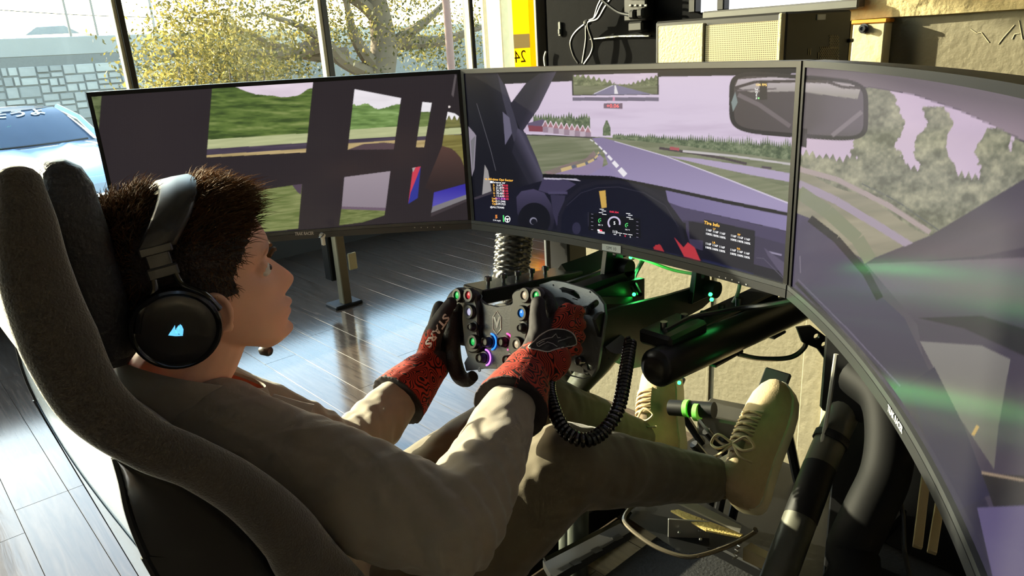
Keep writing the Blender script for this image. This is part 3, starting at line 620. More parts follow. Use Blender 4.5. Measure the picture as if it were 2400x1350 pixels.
# track
p.poly([(1388, 324), (1412, 322), (1440, 330), (1560, 366), (1700, 418), (1850, 476), (1849, 500), (1700, 470), (1560, 440), (1430, 419), (1300, 411), (1380, 408), (1425, 385), (1415, 355), (1396, 335)], lambda x, y: mixc((134, 122, 158), (160, 148, 186), (y - 340) / 130))
p.poly([(1440, 330), (1560, 366), (1700, 418), (1850, 476), (1853, 440), (1700, 398), (1570, 362), (1450, 329)], grassf((118, 124, 96), (136, 138, 112)))
p.line([(1440, 331), (1560, 366, 1), (1700, 418, 1.3), (1850, 477, 1.6)], .8, (214, 204, 224))
p.poly([(1556, 364), (1640, 372), (1760, 390), (1862, 408), (1860, 428), (1760, 410), (1640, 384)], (176, 162, 192)); p.line([(1545, 347), (1620, 358), (1700, 372), (1750, 384)], 3, (72, 62, 68)); p.line([(1600, 354), (1720, 366), (1862, 386)], 2.4, (196, 190, 192)); p.line([(1785, 391), (1808, 394)], 2.4, (78, 64, 80)); p.line([(1570, 347), (1592, 350)], 3.5, (170, 84, 92))
# kerbs
p.poly([(1300, 408), (1345, 392), (1395, 372), (1402, 358), (1415, 372), (1412, 392), (1380, 410)], (150, 134, 164))
p.poly([(1270, 404), (1330, 384), (1372, 372), (1392, 352), (1398, 366), (1378, 384), (1340, 396), (1292, 410)], lambda x, y: mixc((150, 118, 128), (120, 122, 104), fbm(x * .08, y * .3, 8)))
for k, (a, b) in enumerate((((1315, 399), (1340, 392)), ((1352, 390), (1372, 384)), ((1378, 381), (1392, 374)), ((1394, 371), (1401, 364)), ((1401, 361), (1404, 356)))): p.line([a, b], 4.2 - k * .7, (206, 182, 132)); p.line([b, (b[0] + 9 - k, b[1] - 3)], 3.6 - k * .6, (104, 108, 124))
for a, b, w_ in (((1383, 327), (1390, 331), 1), ((1394, 334), (1400, 339), 1.2), ((1404, 343), (1411, 350), 1.6), ((1414, 353), (1422, 361), 2.2), ((1425, 365), (1434, 375), 3), ((1437, 379), (1448, 391), 4.4), ((1452, 396), (1466, 411), 6)): p.line([a, b], w_, (238, 234, 240))
# pillars and cage
p.poly([(1090, 170), (1166, 172), (1200, 240), (1214, 300), (1245, 370), (1270, 436), (1205, 470), (1120, 520), (1112, 420), (1100, 300)], lambda x, y: mixc((22, 22, 33), (46, 44, 60), np.clip((x - 1130 - (y - 170) * .33) / 60, 0, 1)))
p.poly([(1166, 172), (1186, 206), (1214, 300), (1250, 380), (1204, 330), (1178, 230)], (60, 58, 74)); p.poly([(1178, 262), (1194, 276), (1200, 312), (1184, 340)], (104, 100, 122))
p.poly([(1264, 172), (1304, 168), (1262, 254), (1222, 312), (1196, 244), (1232, 196)], lambda x, y: mixc((40, 38, 52), (78, 72, 92), (x - 1215 - (300 - y) * .45) / 40))
p.poly([(1213, 300), (1232, 312), (1258, 372), (1280, 432), (1244, 440), (1200, 356)], lambda x, y: mixc((78, 74, 94), (38, 37, 50), np.abs(x - 1213 - (y - 300) * .5) / 26))
p.poly([(1183, 197), (1226, 195), (1198, 240)], (224, 210, 226))
p.poly([(1098, 296), (1112, 312), (1116, 318), (1112, 395), (1104, 420)], (150, 142, 156)); p.poly([(1103, 330), (1114, 318), (1108, 410)], (120, 118, 124)); p.poly([(1136, 386), (1144, 400), (1152, 448), (1130, 456)], (156, 152, 152)); p.line([(1112, 467), (1155, 452)], 4, (62, 56, 66))
p.line([(1117, 242), (1150, 352), (1162, 400)], .5, (100, 98, 108))
# dashboard
p.poly([(1112, 468), (1160, 452), (1210, 440), (1300, 416), (1450, 420), (1600, 450), (1850, 502), (1844, 680), (1112, 522)], (20, 20, 36))
p.poly([(1272, 412), (1300, 409), (1345, 416), (1362, 425), (1320, 420), (1278, 426)], (190, 184, 202)); p.line([(1272, 412), (1430, 417), (1560, 443), (1700, 473), (1849, 503)], 4.5, (16, 16, 22))
p.poly([(1560, 446), (1700, 477), (1848, 507), (1848, 542), (1700, 508), (1600, 486), (1566, 474)], lambda x, y: mixc((118, 108, 150), (136, 126, 168), (x - 1560) / 280)); p.poly([(1566, 474), (1600, 486), (1848, 543), (1846, 576), (1660, 520), (1600, 520), (1580, 492)], (70, 62, 94))
p.poly([(1600, 516), (1652, 520), (1846, 574), (1844, 640), (1660, 590), (1620, 580)], (58, 52, 78))
p.poly([(1614, 518), (1700, 532), (1700, 570), (1616, 560)], (24, 22, 36)); p.line([(1604, 522), (1606, 560)], 3, (18, 18, 28)); p.line([(1800, 590), (1832, 598)], 2, (150, 142, 170)); p.poly([(1790, 580), (1844, 620), (1844, 660), (1800, 600)], (86, 78, 104)); p.line([(1772, 604), (1790, 606), (1844, 660)], .8, (90, 84, 104))
p.poly([(1272, 420), (1330, 422), (1350, 432), (1320, 452), (1290, 455), (1262, 446)], (66, 60, 88))
p.poly([(1210, 462), (1222, 448), (1250, 443), (1276, 452), (1292, 478), (1300, 520), (1290, 548), (1230, 530), (1212, 500)], lambda x, y: mixc((70, 64, 92), (30, 28, 44), (y - 446) / 80)); p.paint(((X - 1252) / 38) ** 2 + ((Y - 515) / 40) ** 2 < 1, (14, 14, 26)); p.paint(((X - 1250) / 8.5) ** 2 + ((Y - 518) / 8.5) ** 2 < 1, (140, 138, 158)); p.paint(((X - 1251) / 7) ** 2 + ((Y - 519.5) / 7) ** 2 < 1, (20, 20, 32))
p.line([(1285, 452), (1330, 452)], 3, (74, 68, 98)); p.poly([(1290, 456), (1325, 458), (1318, 500), (1305, 530), (1296, 500)], (52, 48, 72))
arch = [(1310, 545), (1312, 505), (1328, 470), (1362, 440), (1400, 428), (1450, 426), (1510, 440), (1560, 470), (1590, 520), (1604, 570), (1610, 600)]
p.poly(arch + [(1500, 590)], (16, 17, 36)); p.line(arch, 4.5, (26, 25, 40)); p.line([(x, y + 12) for x, y in arch[2:-2]], .7, (52, 50, 66))
p.poly([(1404, 448), (1419, 446), (1422, 486), (1410, 488)], (206, 166, 84)); p.paint(((X - 1351) / 10) ** 2 + ((Y - 535) / 14) ** 2 < 1, (44, 42, 66))
p.poly([(1379, 498), (1500, 512), (1502, 558), (1380, 540)], (10, 10, 20)); p.line([(1379, 497), (1379, 530)], 1.6, (38, 36, 52))
p.poly([(1530, 580), (1545, 572), (1556, 590)], (166, 44, 54)); p.poly([(1580, 556), (1602, 580), (1612, 568), (1628, 580), (1644, 616), (1606, 606)], (186, 54, 64)); p.poly([(1536, 574), (1548, 574), (1557, 590), (1532, 584)], (170, 48, 56))
p.poly([(1650, 514), (1770, 541), (1766, 640), (1646, 606)], (17, 17, 34))
p.poly([(1646, 606), (1766, 640), (1765, 652), (1646, 612)], (24, 28, 64)); p.poly([(1560, 590), (1646, 612), (1765, 650), (1764, 660), (1600, 616)], (24, 26, 58))
# mirror inset, delta bar
p.poly([(1340, 174), (1544, 169), (1544, 222), (1341, 224)], (30, 30, 34))
mi = inpoly(X, Y, [(1343, 176), (1541, 171), (1541, 220), (1344, 222)]); p.paint(mi, lambda x, y: mixc((222, 204, 222), (206, 186, 208), fbm(x * .05, y * .2, 3)))
p.paint(mi & (Y > 198), grassf((104, 108, 80), (128, 130, 104))); p.paint(mi & (Y < 201) & (Y > np.where(X < 1440, 176 + np.clip((X - 1360) * .22, 0, 30) + 4 * np.sin(X * .5), 199 - np.clip((X - 1470) * .3, 0, 24) + 3 * np.sin(X * .6))), foliage((84, 92, 66), (116, 122, 90), (150, 154, 118), .1, .2, 5))
p.poly([(1438, 199), (1444, 199), (1528, 221), (1388, 222)], (128, 122, 150)); p.poly([(1440, 200), (1443, 200), (1449, 220), (1440, 220)], (232, 228, 232)); p.line([(1436, 200), (1392, 220)], .9, (206, 200, 214))
p.poly([(1342, 228), (1544, 228), (1544, 237), (1342, 236)], (112, 104, 124)); p.poly([(1436, 227), (1441, 227), (1441, 237), (1436, 237)], (214, 150, 180)); p.poly([(1415, 242), (1459, 242), (1459, 255), (1415, 254)], (120, 100, 116))
# interior mirror (spans into the right-hand picture)
def inner_mirror(p):
    X, Y = p.X, p.Y; rot = .075
    u = (X - 1872) / 163; v = (Y - 249 - (X - 1872) * rot) / 74
    sh = (np.abs(u) ** 5 + np.abs(v) ** 5)
    p.paint(sh < 1, (40, 36, 40)); gm = (np.abs(u / .93) ** 6 + np.abs(v / .86) ** 6) < 1
    p.paint(gm, lambda x, y: mixc((74, 66, 66), (92, 84, 92), (x - 1700) / 330))
    p.paint(gm & inpoly(X, Y, [(1730, 186), (1880, 176), (2020, 196), (2010, 232), (1960, 226), (1872, 214), (1760, 216), (1722, 204)]), lambda x, y: mixc((190, 178, 186), (150, 144, 136), (y - 185) / 40))
    p.line([(1722, 206), (1770, 192), (1872, 190), (1940, 192), (1975, 204), (2016, 206)], 3.4, (66, 58, 60)); p.line([(1728, 212), (1820, 208)], 1.8, (110, 100, 104)); p.line([(1730, 222), (1780, 246), (1852, 296)], 5, (112, 102, 106)); p.line([(1950, 318), (2020, 262)], 5, (122, 112, 118))
    p.poly([(1723, 215), (1729, 240), (1718, 262), (1714, 240)], (128, 140, 140)); p.poly([(1780, 190), (1798, 190), (1798, 234), (1780, 234)], (58, 52, 50))
inner_mirror(p)
SCR['C'] = p.done(MON['C'])
# ---- right picture
p = Pic('R', 560, 250); X, Y = p.X, p.Y
p.fill((74, 66, 80)); p.c += ((fbm(X * .004, Y * .004, 77) - .5) * 18)[..., None]
win = [(1870, 330), (1895, 220), (2040, 205), (2140, 222), (2250, 260), (2350, 305), (2440, 360), (2440, 395), (2300, 480), (2180, 552), (2030, 612), (1960, 570), (1930, 555), (1868, 500)]
mw = inpoly(X, Y, win)
p.paint(mw, lambda x, y: mixc((206, 184, 204), (194, 174, 196), fbm(x * .01, y * .02, 5)))
tfr = foliage((96, 98, 80), (134, 134, 112), (172, 168, 140), .03, .05, 13)
def crown(cx, y0, y1, w0, w1): return mw & (np.abs(X - cx - 10 * np.sin(Y * .05)) < (w0 + (w1 - w0) * np.clip((Y - y0) / (y1 - y0), 0, 1)) * (.7 + .6 * fbm(X * .06, Y * .07, 19))) & (Y > y0) & (Y < y1)
p.paint(mw & (Y > treetop(X, 372, 40, .03, 3, .4) + (X - 1880) * .16), tfr)
p.paint(crown(2062, 205, 470, 40, 66), tfr); p.paint(crown(2190, 250, 470, 26, 46), tfr); p.paint(crown(2340, 300, 520, 30, 80), tfr); p.paint(crown(2440, 300, 600, 60, 110), tfr)
p.paint(mw & (Y > 392 + (X - 1880) * .52 + 8 * np.sin(X * .03)), grassf((136, 132, 112), (160, 152, 130), .006, .05))
p.line([(1872, 396), (1960, 420), (2080, 480), (2180, 545)], 6, (168, 152, 150)); p.line([(1872, 430), (1960, 470), (2060, 530), (2140, 580)], 9, (160, 146, 162)); p.line([(1872, 450), (1940, 496), (2010, 560), (2040, 610)], 16, (128, 132, 106)); p.line([(2020, 430), (2100, 470), (2200, 540)], 1.2, (92, 96, 92))
# header, pillar, dash side
p.poly([(1880, 140), (2130, 160), (2300, 195), (2500, 270), (2500, 380), (2350, 305), (2250, 258), (2140, 220), (2040, 204), (1890, 200)], lambda x, y: mixc((96, 86, 92), (142, 124, 136), np.clip((y - 150 - (x - 1900) * .2) / 70, 0, 1)))
p.poly([(2035, 615), (2180, 552), (2300, 480), (2440, 395), (2500, 360), (2500, 560), (2300, 600), (2080, 620)], lambda x, y: mixc((52, 48, 58), (92, 84, 92), np.clip((y - 470 + (x - 2200) * .4) / 120, 0, 1)))
p.poly([(2030, 618), (2500, 600), (2600, 700), (2600, 1400), (2250, 1350), (2150, 760)], lambda x, y: mixc((112, 100, 112), (66, 58, 74), np.clip((y - 620) / 140, 0, 1)))
p.poly([(1868, 500), (1900, 512), (1990, 600), (2060, 690), (2120, 745), (2160, 830), (2220, 960), (2300, 1150), (2400, 1360), (2250, 1360), (2050, 900), (1850, 690)], lambda x, y: mixc((70, 63, 88), (46, 42, 60), np.clip((y - 640) / 300, 0, 1)))
p.line([(1898, 512), (1960, 560), (2030, 640), (2062, 700)], 9, (24, 24, 30)); p.line([(1870, 655), (1990, 775), (2110, 905)], 1.6, (96, 88, 112)); p.line([(1866, 662), (1985, 790), (2100, 910)], 4, (30, 28, 38)); p.line([(1875, 600), (1876, 640)], 1.2, (110, 102, 122))
p.poly([(2156, 800), (2300, 810), (2368, 842), (2340, 1000), (2330, 1100), (2250, 980)], lambda x, y: mixc((124, 120, 118), (104, 100, 96), (y - 800) / 200)); p.poly([(2150, 745), (2260, 770), (2500, 880), (2500, 800), (2300, 740)], (40, 36, 44)); p.poly([(2300, 1110), (2500, 1120), (2500, 1200), (2330, 1190)], (38, 34, 40)); p.poly([(2290, 1190), (2500, 1180), (2600, 1500), (2360, 1500)], (92, 82, 118))
p.line([(2290, 1106), (2400, 1126)], 3, (150, 130, 110)); p.line([(2280, 1020), (2292, 998)], 4, (196, 160, 96)); p.poly([(2130, 900), (2190, 860), (2260, 1000), (2320, 1160), (2240, 1200), (2180, 1060)], (44, 40, 64))
inner_mirror(p); p.poly([(1880, 300), (1892, 302), (1890, 346), (1878, 344)], (52, 46, 50))
SCR['R'] = p.done(MON['R'])
# ---- lettering and gauges shown on the centre screen
def emat(name, col, s=1.): return mat(name, (5, 5, 6), .4, var=0, emit=col, estr=s)
INK = {'w': emat('hud_white', (240, 240, 244), 1.1), 'y': emat('hud_amber', (255, 190, 70), 1.1), 'r': emat('hud_red', (235, 40, 80), 1.1), 'g': emat('hud_green', (70, 220, 110), 1.), 'p': emat('hud_violet', (220, 120, 250), 1.), 'o': emat('hud_orange', (255, 150, 60), 1.), 'l': emat('hud_lilac', (190, 180, 210), 1.), 'd': emat('hud_box', (120, 96, 108), .9)}
HUD = {k: MB() for k in INK}; HUDT = []
def hud_text(s, px, py, h, ink, slope=.12, k='C', off=.02, shear=0., align='CENTER', lift=.0011, wid=1.):
    vs, fs = text_mesh(s, 1., offset=off, shear=shear, align=align, res=2); sc = h / .72; out = []
    for q in vs:
        x = px + q[0] * sc * wid; y = py - q[1] * sc + (x - px) * slope; th, z = mon_hit(k, x, y); out.append(mon_pt(k, th, z, lift))
    bq = MB(); bq.add(out, fs); HUDT.append((ink, bq))
def hud_poly(pts, ink, k='C', lift=.001):
    out = []
    for x, y in pts: th, z = mon_hit(k, x, y); out.append(mon_pt(k, th, z, lift))
    HUD[ink].add(out, [tuple(range(len(out)))])
def hud_arc(cx, cy, r, w_, a0, a1, ink, n=20, sx=1.):
    for k in range(n):
        A, B = [math.radians(a0 + (a1 - a0) * j / n) for j in (k, k + 1)]
        hud_poly([(cx + r * math.cos(A) * sx, cy - r * math.sin(A)), (cx + r * math.cos(B) * sx, cy - r * math.sin(B)), (cx + (r - w_) * math.cos(B) * sx, cy - (r - w_) * math.sin(B)), (cx + (r - w_) * math.cos(A) * sx, cy - (r - w_) * math.sin(A))], ink)
hud_text('vs All-time Opt Sector', 1170, 421, 5.2, 'y', .06, off=.03); hud_poly([(1150, 424), (1155, 424), (1155, 429), (1150, 429)], 'w'); hud_text('Reference car', 1167, 427.5, 4.6, 'w', .06)
for k, (a, b, c) in enumerate((('3:', '5.673', '+0.03'), ('2:', '21.877', '+0.05'), ('7:', '26.712', '+0.05'), ('6:', '30.681', '+0.19'), ('1:', '13.633', '+0.33'), ('Last:', '2:11.018', '+0.05'), ('Best:', '2:11.046', ''), ('Opt:', '2:09.923', ''))):
    y = 433.5 + k * 6.3
    hud_text(a, 1158 + k * .35, y, 4.8, 'y', .06); hud_text(b, 1172 + k * .3, y + .6, 4.9, 'p' if k == 5 else 'w', .06)
    if c: hud_text(c, 1184 + k * .35, y + 1.2, 4.6, 'r', .06)
hud_text('@ALLTEAMS', 1166, 486, 4.2, 'w', .06); hud_text('5', 1164, 508, 8, 'o', .08, off=.04); hud_text('114 mph', 1165, 516.5, 3.8, 'w', .08); hud_poly([(1179, 504), (1182, 504.4), (1182.6, 520), (1179.6, 519.6)], 'g')
hud_arc(1190, 513.5, 8, 1.8, 0, 360, 'w', 24, .85); hud_arc(1190, 513.5, 2.4, 2.4, 0, 360, 'w', 10, .85)
for a in (170, 10, 270): hud_poly([(1190 + 2 * math.cos(math.radians(a + 40)), 513.5 - 2 * math.sin(math.radians(a + 40))), (1190 + 7 * math.cos(math.radians(a + 8)), 513.5 - 7 * math.sin(math.radians(a + 8))), (1190 + 7 * math.cos(math.radians(a - 8)), 513.5 - 7 * math.sin(math.radians(a - 8))), (1190 + 2 * math.cos(math.radians(a - 40)), 513.5 - 2 * math.sin(math.radians(a - 40)))], 'w')
hud_text('+0.06', 1437, 248.5, 8.5, 'r', .0, off=.03, wid=1.1); hud_text('104 FPS', 1785, 199, 6, 'y', .02)
for k, s in enumerate(('Lo', 'Q', 'E', 'F')): hud_text(s, 1774, 209 + k * 7.3, 5, 'w', .02)
hud_poly([(1777, 228), (1781, 228), (1781, 232), (1777, 232)], 'g')
hud_arc(1440, 522, 15.5, 4, -110 + 110 + 40 - 60, 225, 'l', 30, 1.0); hud_text('5', 1441, 523, 7.5, 'w', .15); hud_text('113', 1442, 543.5, 6, 'w', .18, off=.03); hud_text('mph', 1442, 549, 2.6, 'w', .18); hud_text('0:00.304', 1440, 497, 4.4, 'r', .12)
for cx, cy, s in ((1408, 517, '201 °F'), (1471, 528, '192 °F')): hud_arc(cx, cy, 5.5, 1.8, 70, 250, 'g', 12); hud_text(s, cx, cy + 10.5, 3., 'w', .15); hud_poly([(cx - 1, cy - 1), (cx + 1.5, cy - 1), (cx + 1.5, cy + 1.5), (cx - 1, cy + 1.5)], 'g')
for x, y in ((1411, 490), (1416, 494), (1409, 498), (1417, 502), (1473, 500), (1478, 504), (1474, 509), (1480, 513)): hud_poly([(x - 5, y - .9), (x + 5, y), (x + 5, y + 1.4), (x - 5, y + .6)], 'w')
hud_poly([(1401, 537), (1407, 538), (1407, 542), (1401, 541)], 'w'); hud_poly([(1405, 537), (1412, 538.5), (1412, 543), (1406, 542)], 'r')
for k in range(3): hud_poly([(1402, 541 + k * 1.9), (1418, 543.5 + k * 1.9), (1418, 544.5 + k * 1.9), (1402, 542 + k * 1.9)], 'w')
for k, (s, i) in enumerate((('0', 'w'), ('0', 'r'), ('2', 'w'))): hud_text(s, 1454 + k * 12, 551 + k * 2, 4, i, .18); hud_poly([(1449 + k * 12, 544.6 + k * 1.9), (1459 + k * 12, 546.2 + k * 1.9), (1459 + k * 12, 547.6 + k * 1.9), (1449 + k * 12, 546 + k * 1.9)], 'w')
for k in range(5):
    hud_poly([(1386, 501 + k * 9), (1391, 501.6 + k * 9), (1391, 502.3 + k * 9), (1386, 501.7 + k * 9)], 'l'); hud_poly([(1492, 519 + k * 9), (1497, 520 + k * 9), (1497, 520.7 + k * 9), (1492, 519.7 + k * 9)], 'l')
hud_text('Tire Info', 1669, 525, 7.5, 'y', .22, off=.035, shear=.12)
for (tx, ty, s) in ((1675, 536.5, 'LF'), (1733, 550, 'RF'), (1674, 568.5, 'LR'), (1732, 583, 'RR')):
    hud_text(s, tx, ty, 4.6, 'y', .22)
    for k in range(3):
        hud_text('116F', tx - 13 + 16 * k, ty + 6.2 + (k - .8) * 3.8, 5, 'w', .22, off=.03); hud_text('100%', tx - 13 + 16 * k, ty + 15.2 + (k - .8) * 3.8, 5, 'w', .22, off=.03)
nm = {'w': 'white_readout', 'y': 'amber_readout', 'r': 'red_readout', 'g': 'green_readout', 'p': 'violet_readout', 'o': 'orange_readout', 'l': 'lilac_readout', 'd': 'readout_box'}
for k, b in HUD.items():
    if b.v: b.build(nm[k], INK[k], SCR['C'], 0, fix=False)['kind'] = 'stuff'
for k, b in HUDT: b.build(nm[k], INK[k], SCR['C'], 0, fix=False)
# ---- print on the chins
def chin_text(k, s, px, py, h, m, parent, slope, wid=1., off=.02, lift=.0072, shear=0):
    vs, fs = text_mesh(s, 1., offset=off, res=2, shear=shear); sc = h / .72; b = MB(); out = []
    for q in vs:
        x = px + q[0] * sc * wid; y = py - q[1] * sc + (x - px) * slope; th, z = mon_hit(k, x, y); out.append(mon_pt(k, th, z, lift))
    b.add(out, fs); return b.build('lettering', m, parent, 0, fix=False)
chin_text('L', 'TRAK RACER', 714, 546, 7.5, M['logo'], MON['L'], -.04, .72)
th0, zz = mon_hit('R', 2095, 968); th1, z1_ = mon_hit('R', 2130, 1030)
vs, fs = text_mesh('TRAK RACER', 1., offset=.02, res=2); hx = max(q[0] for q in vs); b = MB(); b.add([mon_pt('R', th0 + (th1 - th0) * (q[0] / hx + 1) / 2, .011 + q[1] * .011, .0072) for q in vs], fs); b.build('lettering', M['logo2'], MON['R'], 0, fix=False)
lb = thing('sim_label', 'grey label strip reading SIM 10 on the chin of the track view screen', 'label', tuple(mon_pt('C', mon_hit('C', 1439, 580)[0], .012)))
def chin_pt(px, py, lift): th, z = mon_hit('C', px, py); return mon_pt('C', th, z, lift)
b = MB(); q = [(1417, 569), (1461, 575), (1461, 592), (1417, 584)]; b.add([chin_pt(*x, .0068) for x in q] + [chin_pt(*x, .008) for x in q], [(0, 1, 2, 3), (4, 5, 6, 7), (0, 1, 5, 4), (1, 2, 6, 5), (2, 3, 7, 6), (3, 0, 4, 7)]); b.build('tape', M['label'], lb, 0)
vs, fs = text_mesh('SIM 10', 1., offset=.0, res=2); b = MB(); b.add([chin_pt(1439 + p_[0] * 8.6, 580.6 - p_[1] * 11 + p_[0] * 8.6 * .15, .0084) for p_ in vs], fs); b.build('lettering', M['ink'], lb, 0, fix=False)
b = MB()
for (x, y) in ((1692, 647), (1707, 650), (1722, 654), (1738, 660), (1755, 665)):
    b.add([chin_pt(x - 1.8, y - 1.8, .0073), chin_pt(x + 1.8, y - 1.4, .0073), chin_pt(x + .4, y + 2, .0073)], [(0, 1, 2)])
b.build('button_icons', M['logo2'], MON['C'], 0, fix=False)
b = MB()
for x in (973, 988, 1003, 1018, 1033):
    y = 532 - (x - 973) * .01; b.add([mon_pt('L', *mon_hit('L', x - 1.4, y - 1.4), .0073), mon_pt('L', *mon_hit('L', x + 1.4, y - 1.2), .0073), mon_pt('L', *mon_hit('L', x, y + 1.5), .0073)], [(0, 1, 2)])
b.build('button_icons', M['logo'], MON['L'], 0, fix=False)
# ================================================================ fittings on the back wall
def lerp_(a, b, t): return a + (b - a) * t
def phit(px, py, o, n): d = ray(px, py); return C + d * (((np.asarray(o) - C) @ n) / (d @ n))
XB1 = ony(1992, 100, YB)[0]
b = MB(); b.box(((XL + XB1) / 2 - .03, YB - .008, 1.9), (XB1 - XL + .06, .016, 2.2), bev=.002)
b.build('black_board', M['blackwall'], wall_back, 0)
p0 = ony(1385, 92, YB - .018); p1 = ony(1524, 84, YB - .018); b = MB(); b.tube([p0, (p0 + p1) / 2 + V(0, 0, .004), p1], [.007, .009, .008], 6, asp=.4); b.build('silver_tape', mat('silver_tape', (170, 172, 172), .35, .4, bump=.6, bscale=60), wall_back)
p = ony(1312, 68, YB - .02); b = MB(); b.box(p, (.012, .006, .045), bev=.002); b.box(p + V(.0, -.002, -.008), (.008, .008, .016), bev=.001); b.build('blank_plate', mat('grey_plate', (80, 82, 78), .5), wall_back, 0)
M['stucco'] = mat('ledge_stucco', (178, 162, 120), .85, var=.15, scale=14, bump=.7, bscale=45)
# ledge beam, wooden post, bolt, cracks
zl = ony(2200, 38, YB - .02)[2]
b = MB(); n = 24; P = []
for x in np.linspace(ony(1990, 30, YB)[0], 2.4, n):
    w1_, w2_ = .003 * math.sin(x * 31), .003 * math.sin(x * 47 + 1); P.append([V(x, YB + .01, zl + w1_), V(x, YB - .020 + w2_, zl + .004 + w1_), V(x, YB - .024 + w1_, zl + .09), V(x, YB + .01, zl + .1)])
b.grid(np.array(P), wrap=True); b.f += [(0, 1, 2, 3), tuple((n - 1) * 4 + i for i in (3, 2, 1, 0))]; b.m += [0, 0]; b.build('stucco_ledge', M['stucco'], wall_back, 0)
xa, xb_ = ony(1990, 110, YB - .05)[0], ony(2066, 110, YB - .05)[0]; ztp = ony(2030, 55, YB - .05)[2]
post = thing('timber_post', 'pale painted timber post with a bolt on the wall beside the computer tower', 'post', ((xa + xb_) / 2, YB - .03, 0))
b = MB(); b.box(((xa + xb_) / 2, YB - .020, ztp / 2), (xb_ - xa, .040, ztp), bev=.003); b.build('board', mat('painted_timber', (198, 186, 146), .7, var=.08, scale=30, bump=.5, bscale=25), post, 0)
b = MB(); b.box(((xa + xb_) / 2, YB - .021, ztp + .004), (xb_ - xa + .006, .044, .009), bev=.002); b.build('orange_cap', mat('orange_strip', (214, 140, 40), .6), post, 0)
p = ony(2025, 67, YB - .041); b = MB(); b.lathe(p, (0, -1, 0), [(0, .011), (.003, .011), (.003, .0075), (.012, .0075), (.012, .004), (.008, .0035), (.008, 0)], 14); b.build('bolt', M['chrome'], post)
ck = mat('flaked_paint', (178, 168, 138), .8)
for k, L in enumerate((((2275, 68), (2290, 78), (2300, 76), (2312, 92), (2318, 100)), ((2340, 104), (2352, 88), (2366, 72), (2378, 58)), ((2388, 48), (2392, 70), (2396, 92)), ((2372, 92), (2378, 80), (2390, 78)))):
    b = MB(); b.tube([ony(x, y, YB - .0005) for x, y in L], .0009, 5); b.build('paint_crack', ck, wall_back)
# high window over the computer with dark frame and sill
wt = thing('window_8', None, None, tuple(ony(1800, 10, YB - .02)), kind='structure')
xa, xb_ = ony(1622, 40, YB - .1)[0], ony(1990, 20, YB - .1)[0]; zs = ony(1800, 24, YB - .1)[2]
b = MB(); b.box(((xa + xb_) / 2, YB - .03, zs), (xb_ - xa, .05, .022), bev=.004); b.build('sill', mat('grey_sill', (96, 96, 94), .35, .3), wt, 0)
x0 = ony(1640, 5, YB - .03)[0]; x1 = ony(1700, 5, YB - .03)[0]; x2 = ony(1975, 3, YB - .03)[0]
for xx in (x0 - .012, x1 - .003, x2 + .02): b = MB(); b.box((xx, YB - .03, zs + .31), (.022, .04, .6), bev=.003); b.build('frame', M['black'], wt, 0)
lit = mat('daylit_pane', (235, 240, 245), .2, var=.02, emit=(245, 248, 252), estr=1.6)
for (a, c) in ((x0, x1 - .014), (x1 + .008, x2 + .009)): b = MB(); b.box(((a + c) / 2, YB - .022, zs + .31), (c - a, .004, .6)); b.build('pane', lit, wt, 0)
# computer tower on its shelf
PF = .25; pl, pr = ony(1527, 110, PF)[0], ony(1834, 90, PF)[0]; ptop = ony(1830, 28, PF)[2]; pbk = onx(1990, 110, pr)[1]; pbot = ptop - .40
pc = thing('computer_tower', 'cream fronted black computer tower with perforated panel behind the track view screen', 'computer', ((pl + pr) / 2, (PF + pbk) / 2, pbot))
M['pcblack'] = mat('case_black', (17, 16, 16), .5); M['cream'] = mat('cream_case_front', (176, 166, 132), .6, var=.06, scale=120, bump=.25, bscale=220)
b = MB(); b.box(((pl + pr) / 2, (PF + pbk) / 2 + .006, (ptop + pbot) / 2), (pr - pl, pbk - PF - .012, ptop - pbot), bev=.004); b.build('case', M['pcblack'], pc, 0)
xm = ony(1651, 100, PF)[0]; xc = ony(1545, 100, PF)[0]
b = MB(); b.box(((xc + xm) / 2, PF + .002, (ptop + pbot) / 2 - .004), (xm - xc, .014, ptop - pbot - .012), bev=.002); b.build('front_panel', M['cream'], pc, 0)
b = MB(); b.prism([(pl, PF + .03), (xc, PF - .005), (xc, PF + .02), (pl + .004, PF + .05)], (0, 0, pbot), (1, 0, 0), (0, 1, 0), ptop - pbot - .01); b.build('corner_panel', M['cream'], pc, 0)
# perforated half: a sheet with a grid of holes drawn by material on a recessed sheet, plus real frame
def mesh_mat():
    m = mat('perforated_sheet', (150, 142, 116), .5, .3); nt = m.node_tree; b_ = nt.nodes['Principled BSDF']
    tc = nt.nodes.new('ShaderNodeTexCoord'); vo = nt.nodes.new('ShaderNodeTexVoronoi'); vo.inputs['Scale'].default_value = 260; vo.inputs['Randomness'].default_value = .0
    nt.links.new(tc.outputs['Object'], vo.inputs['Vector']); r = nt.nodes.new('ShaderNodeValToRGB'); r.color_ramp.elements[0].position = .36; r.color_ramp.elements[0].color = (*lin((60, 54, 40)), 1); r.color_ramp.elements[1].position = .42; r.color_ramp.elements[1].color = (*lin((150, 142, 114)), 1)
    nt.links.new(vo.outputs['Distance'], r.inputs[0]); nt.links.new(r.outputs[0], b_.inputs['Base Color']); return m
b = MB(); b.box(((pr + xm) / 2 - .004, PF + .004, (ptop + pbot) / 2 - .004), (pr - xm - .01, .008, ptop - pbot - .02), bev=.001); b.build('perforated_panel', mesh_mat(), pc, 0)
b = MB(); b.box((pr - .004, PF + .002, (ptop + pbot) / 2), (.008, .014, ptop - pbot - .004), bev=.002); b.build('edge_trim', M['cream'], pc, 0)
def grille(o, ux, uy, w_, h_, nx, ny, name, parent, m):
    for i in range(nx):
        for j in range(ny): pass
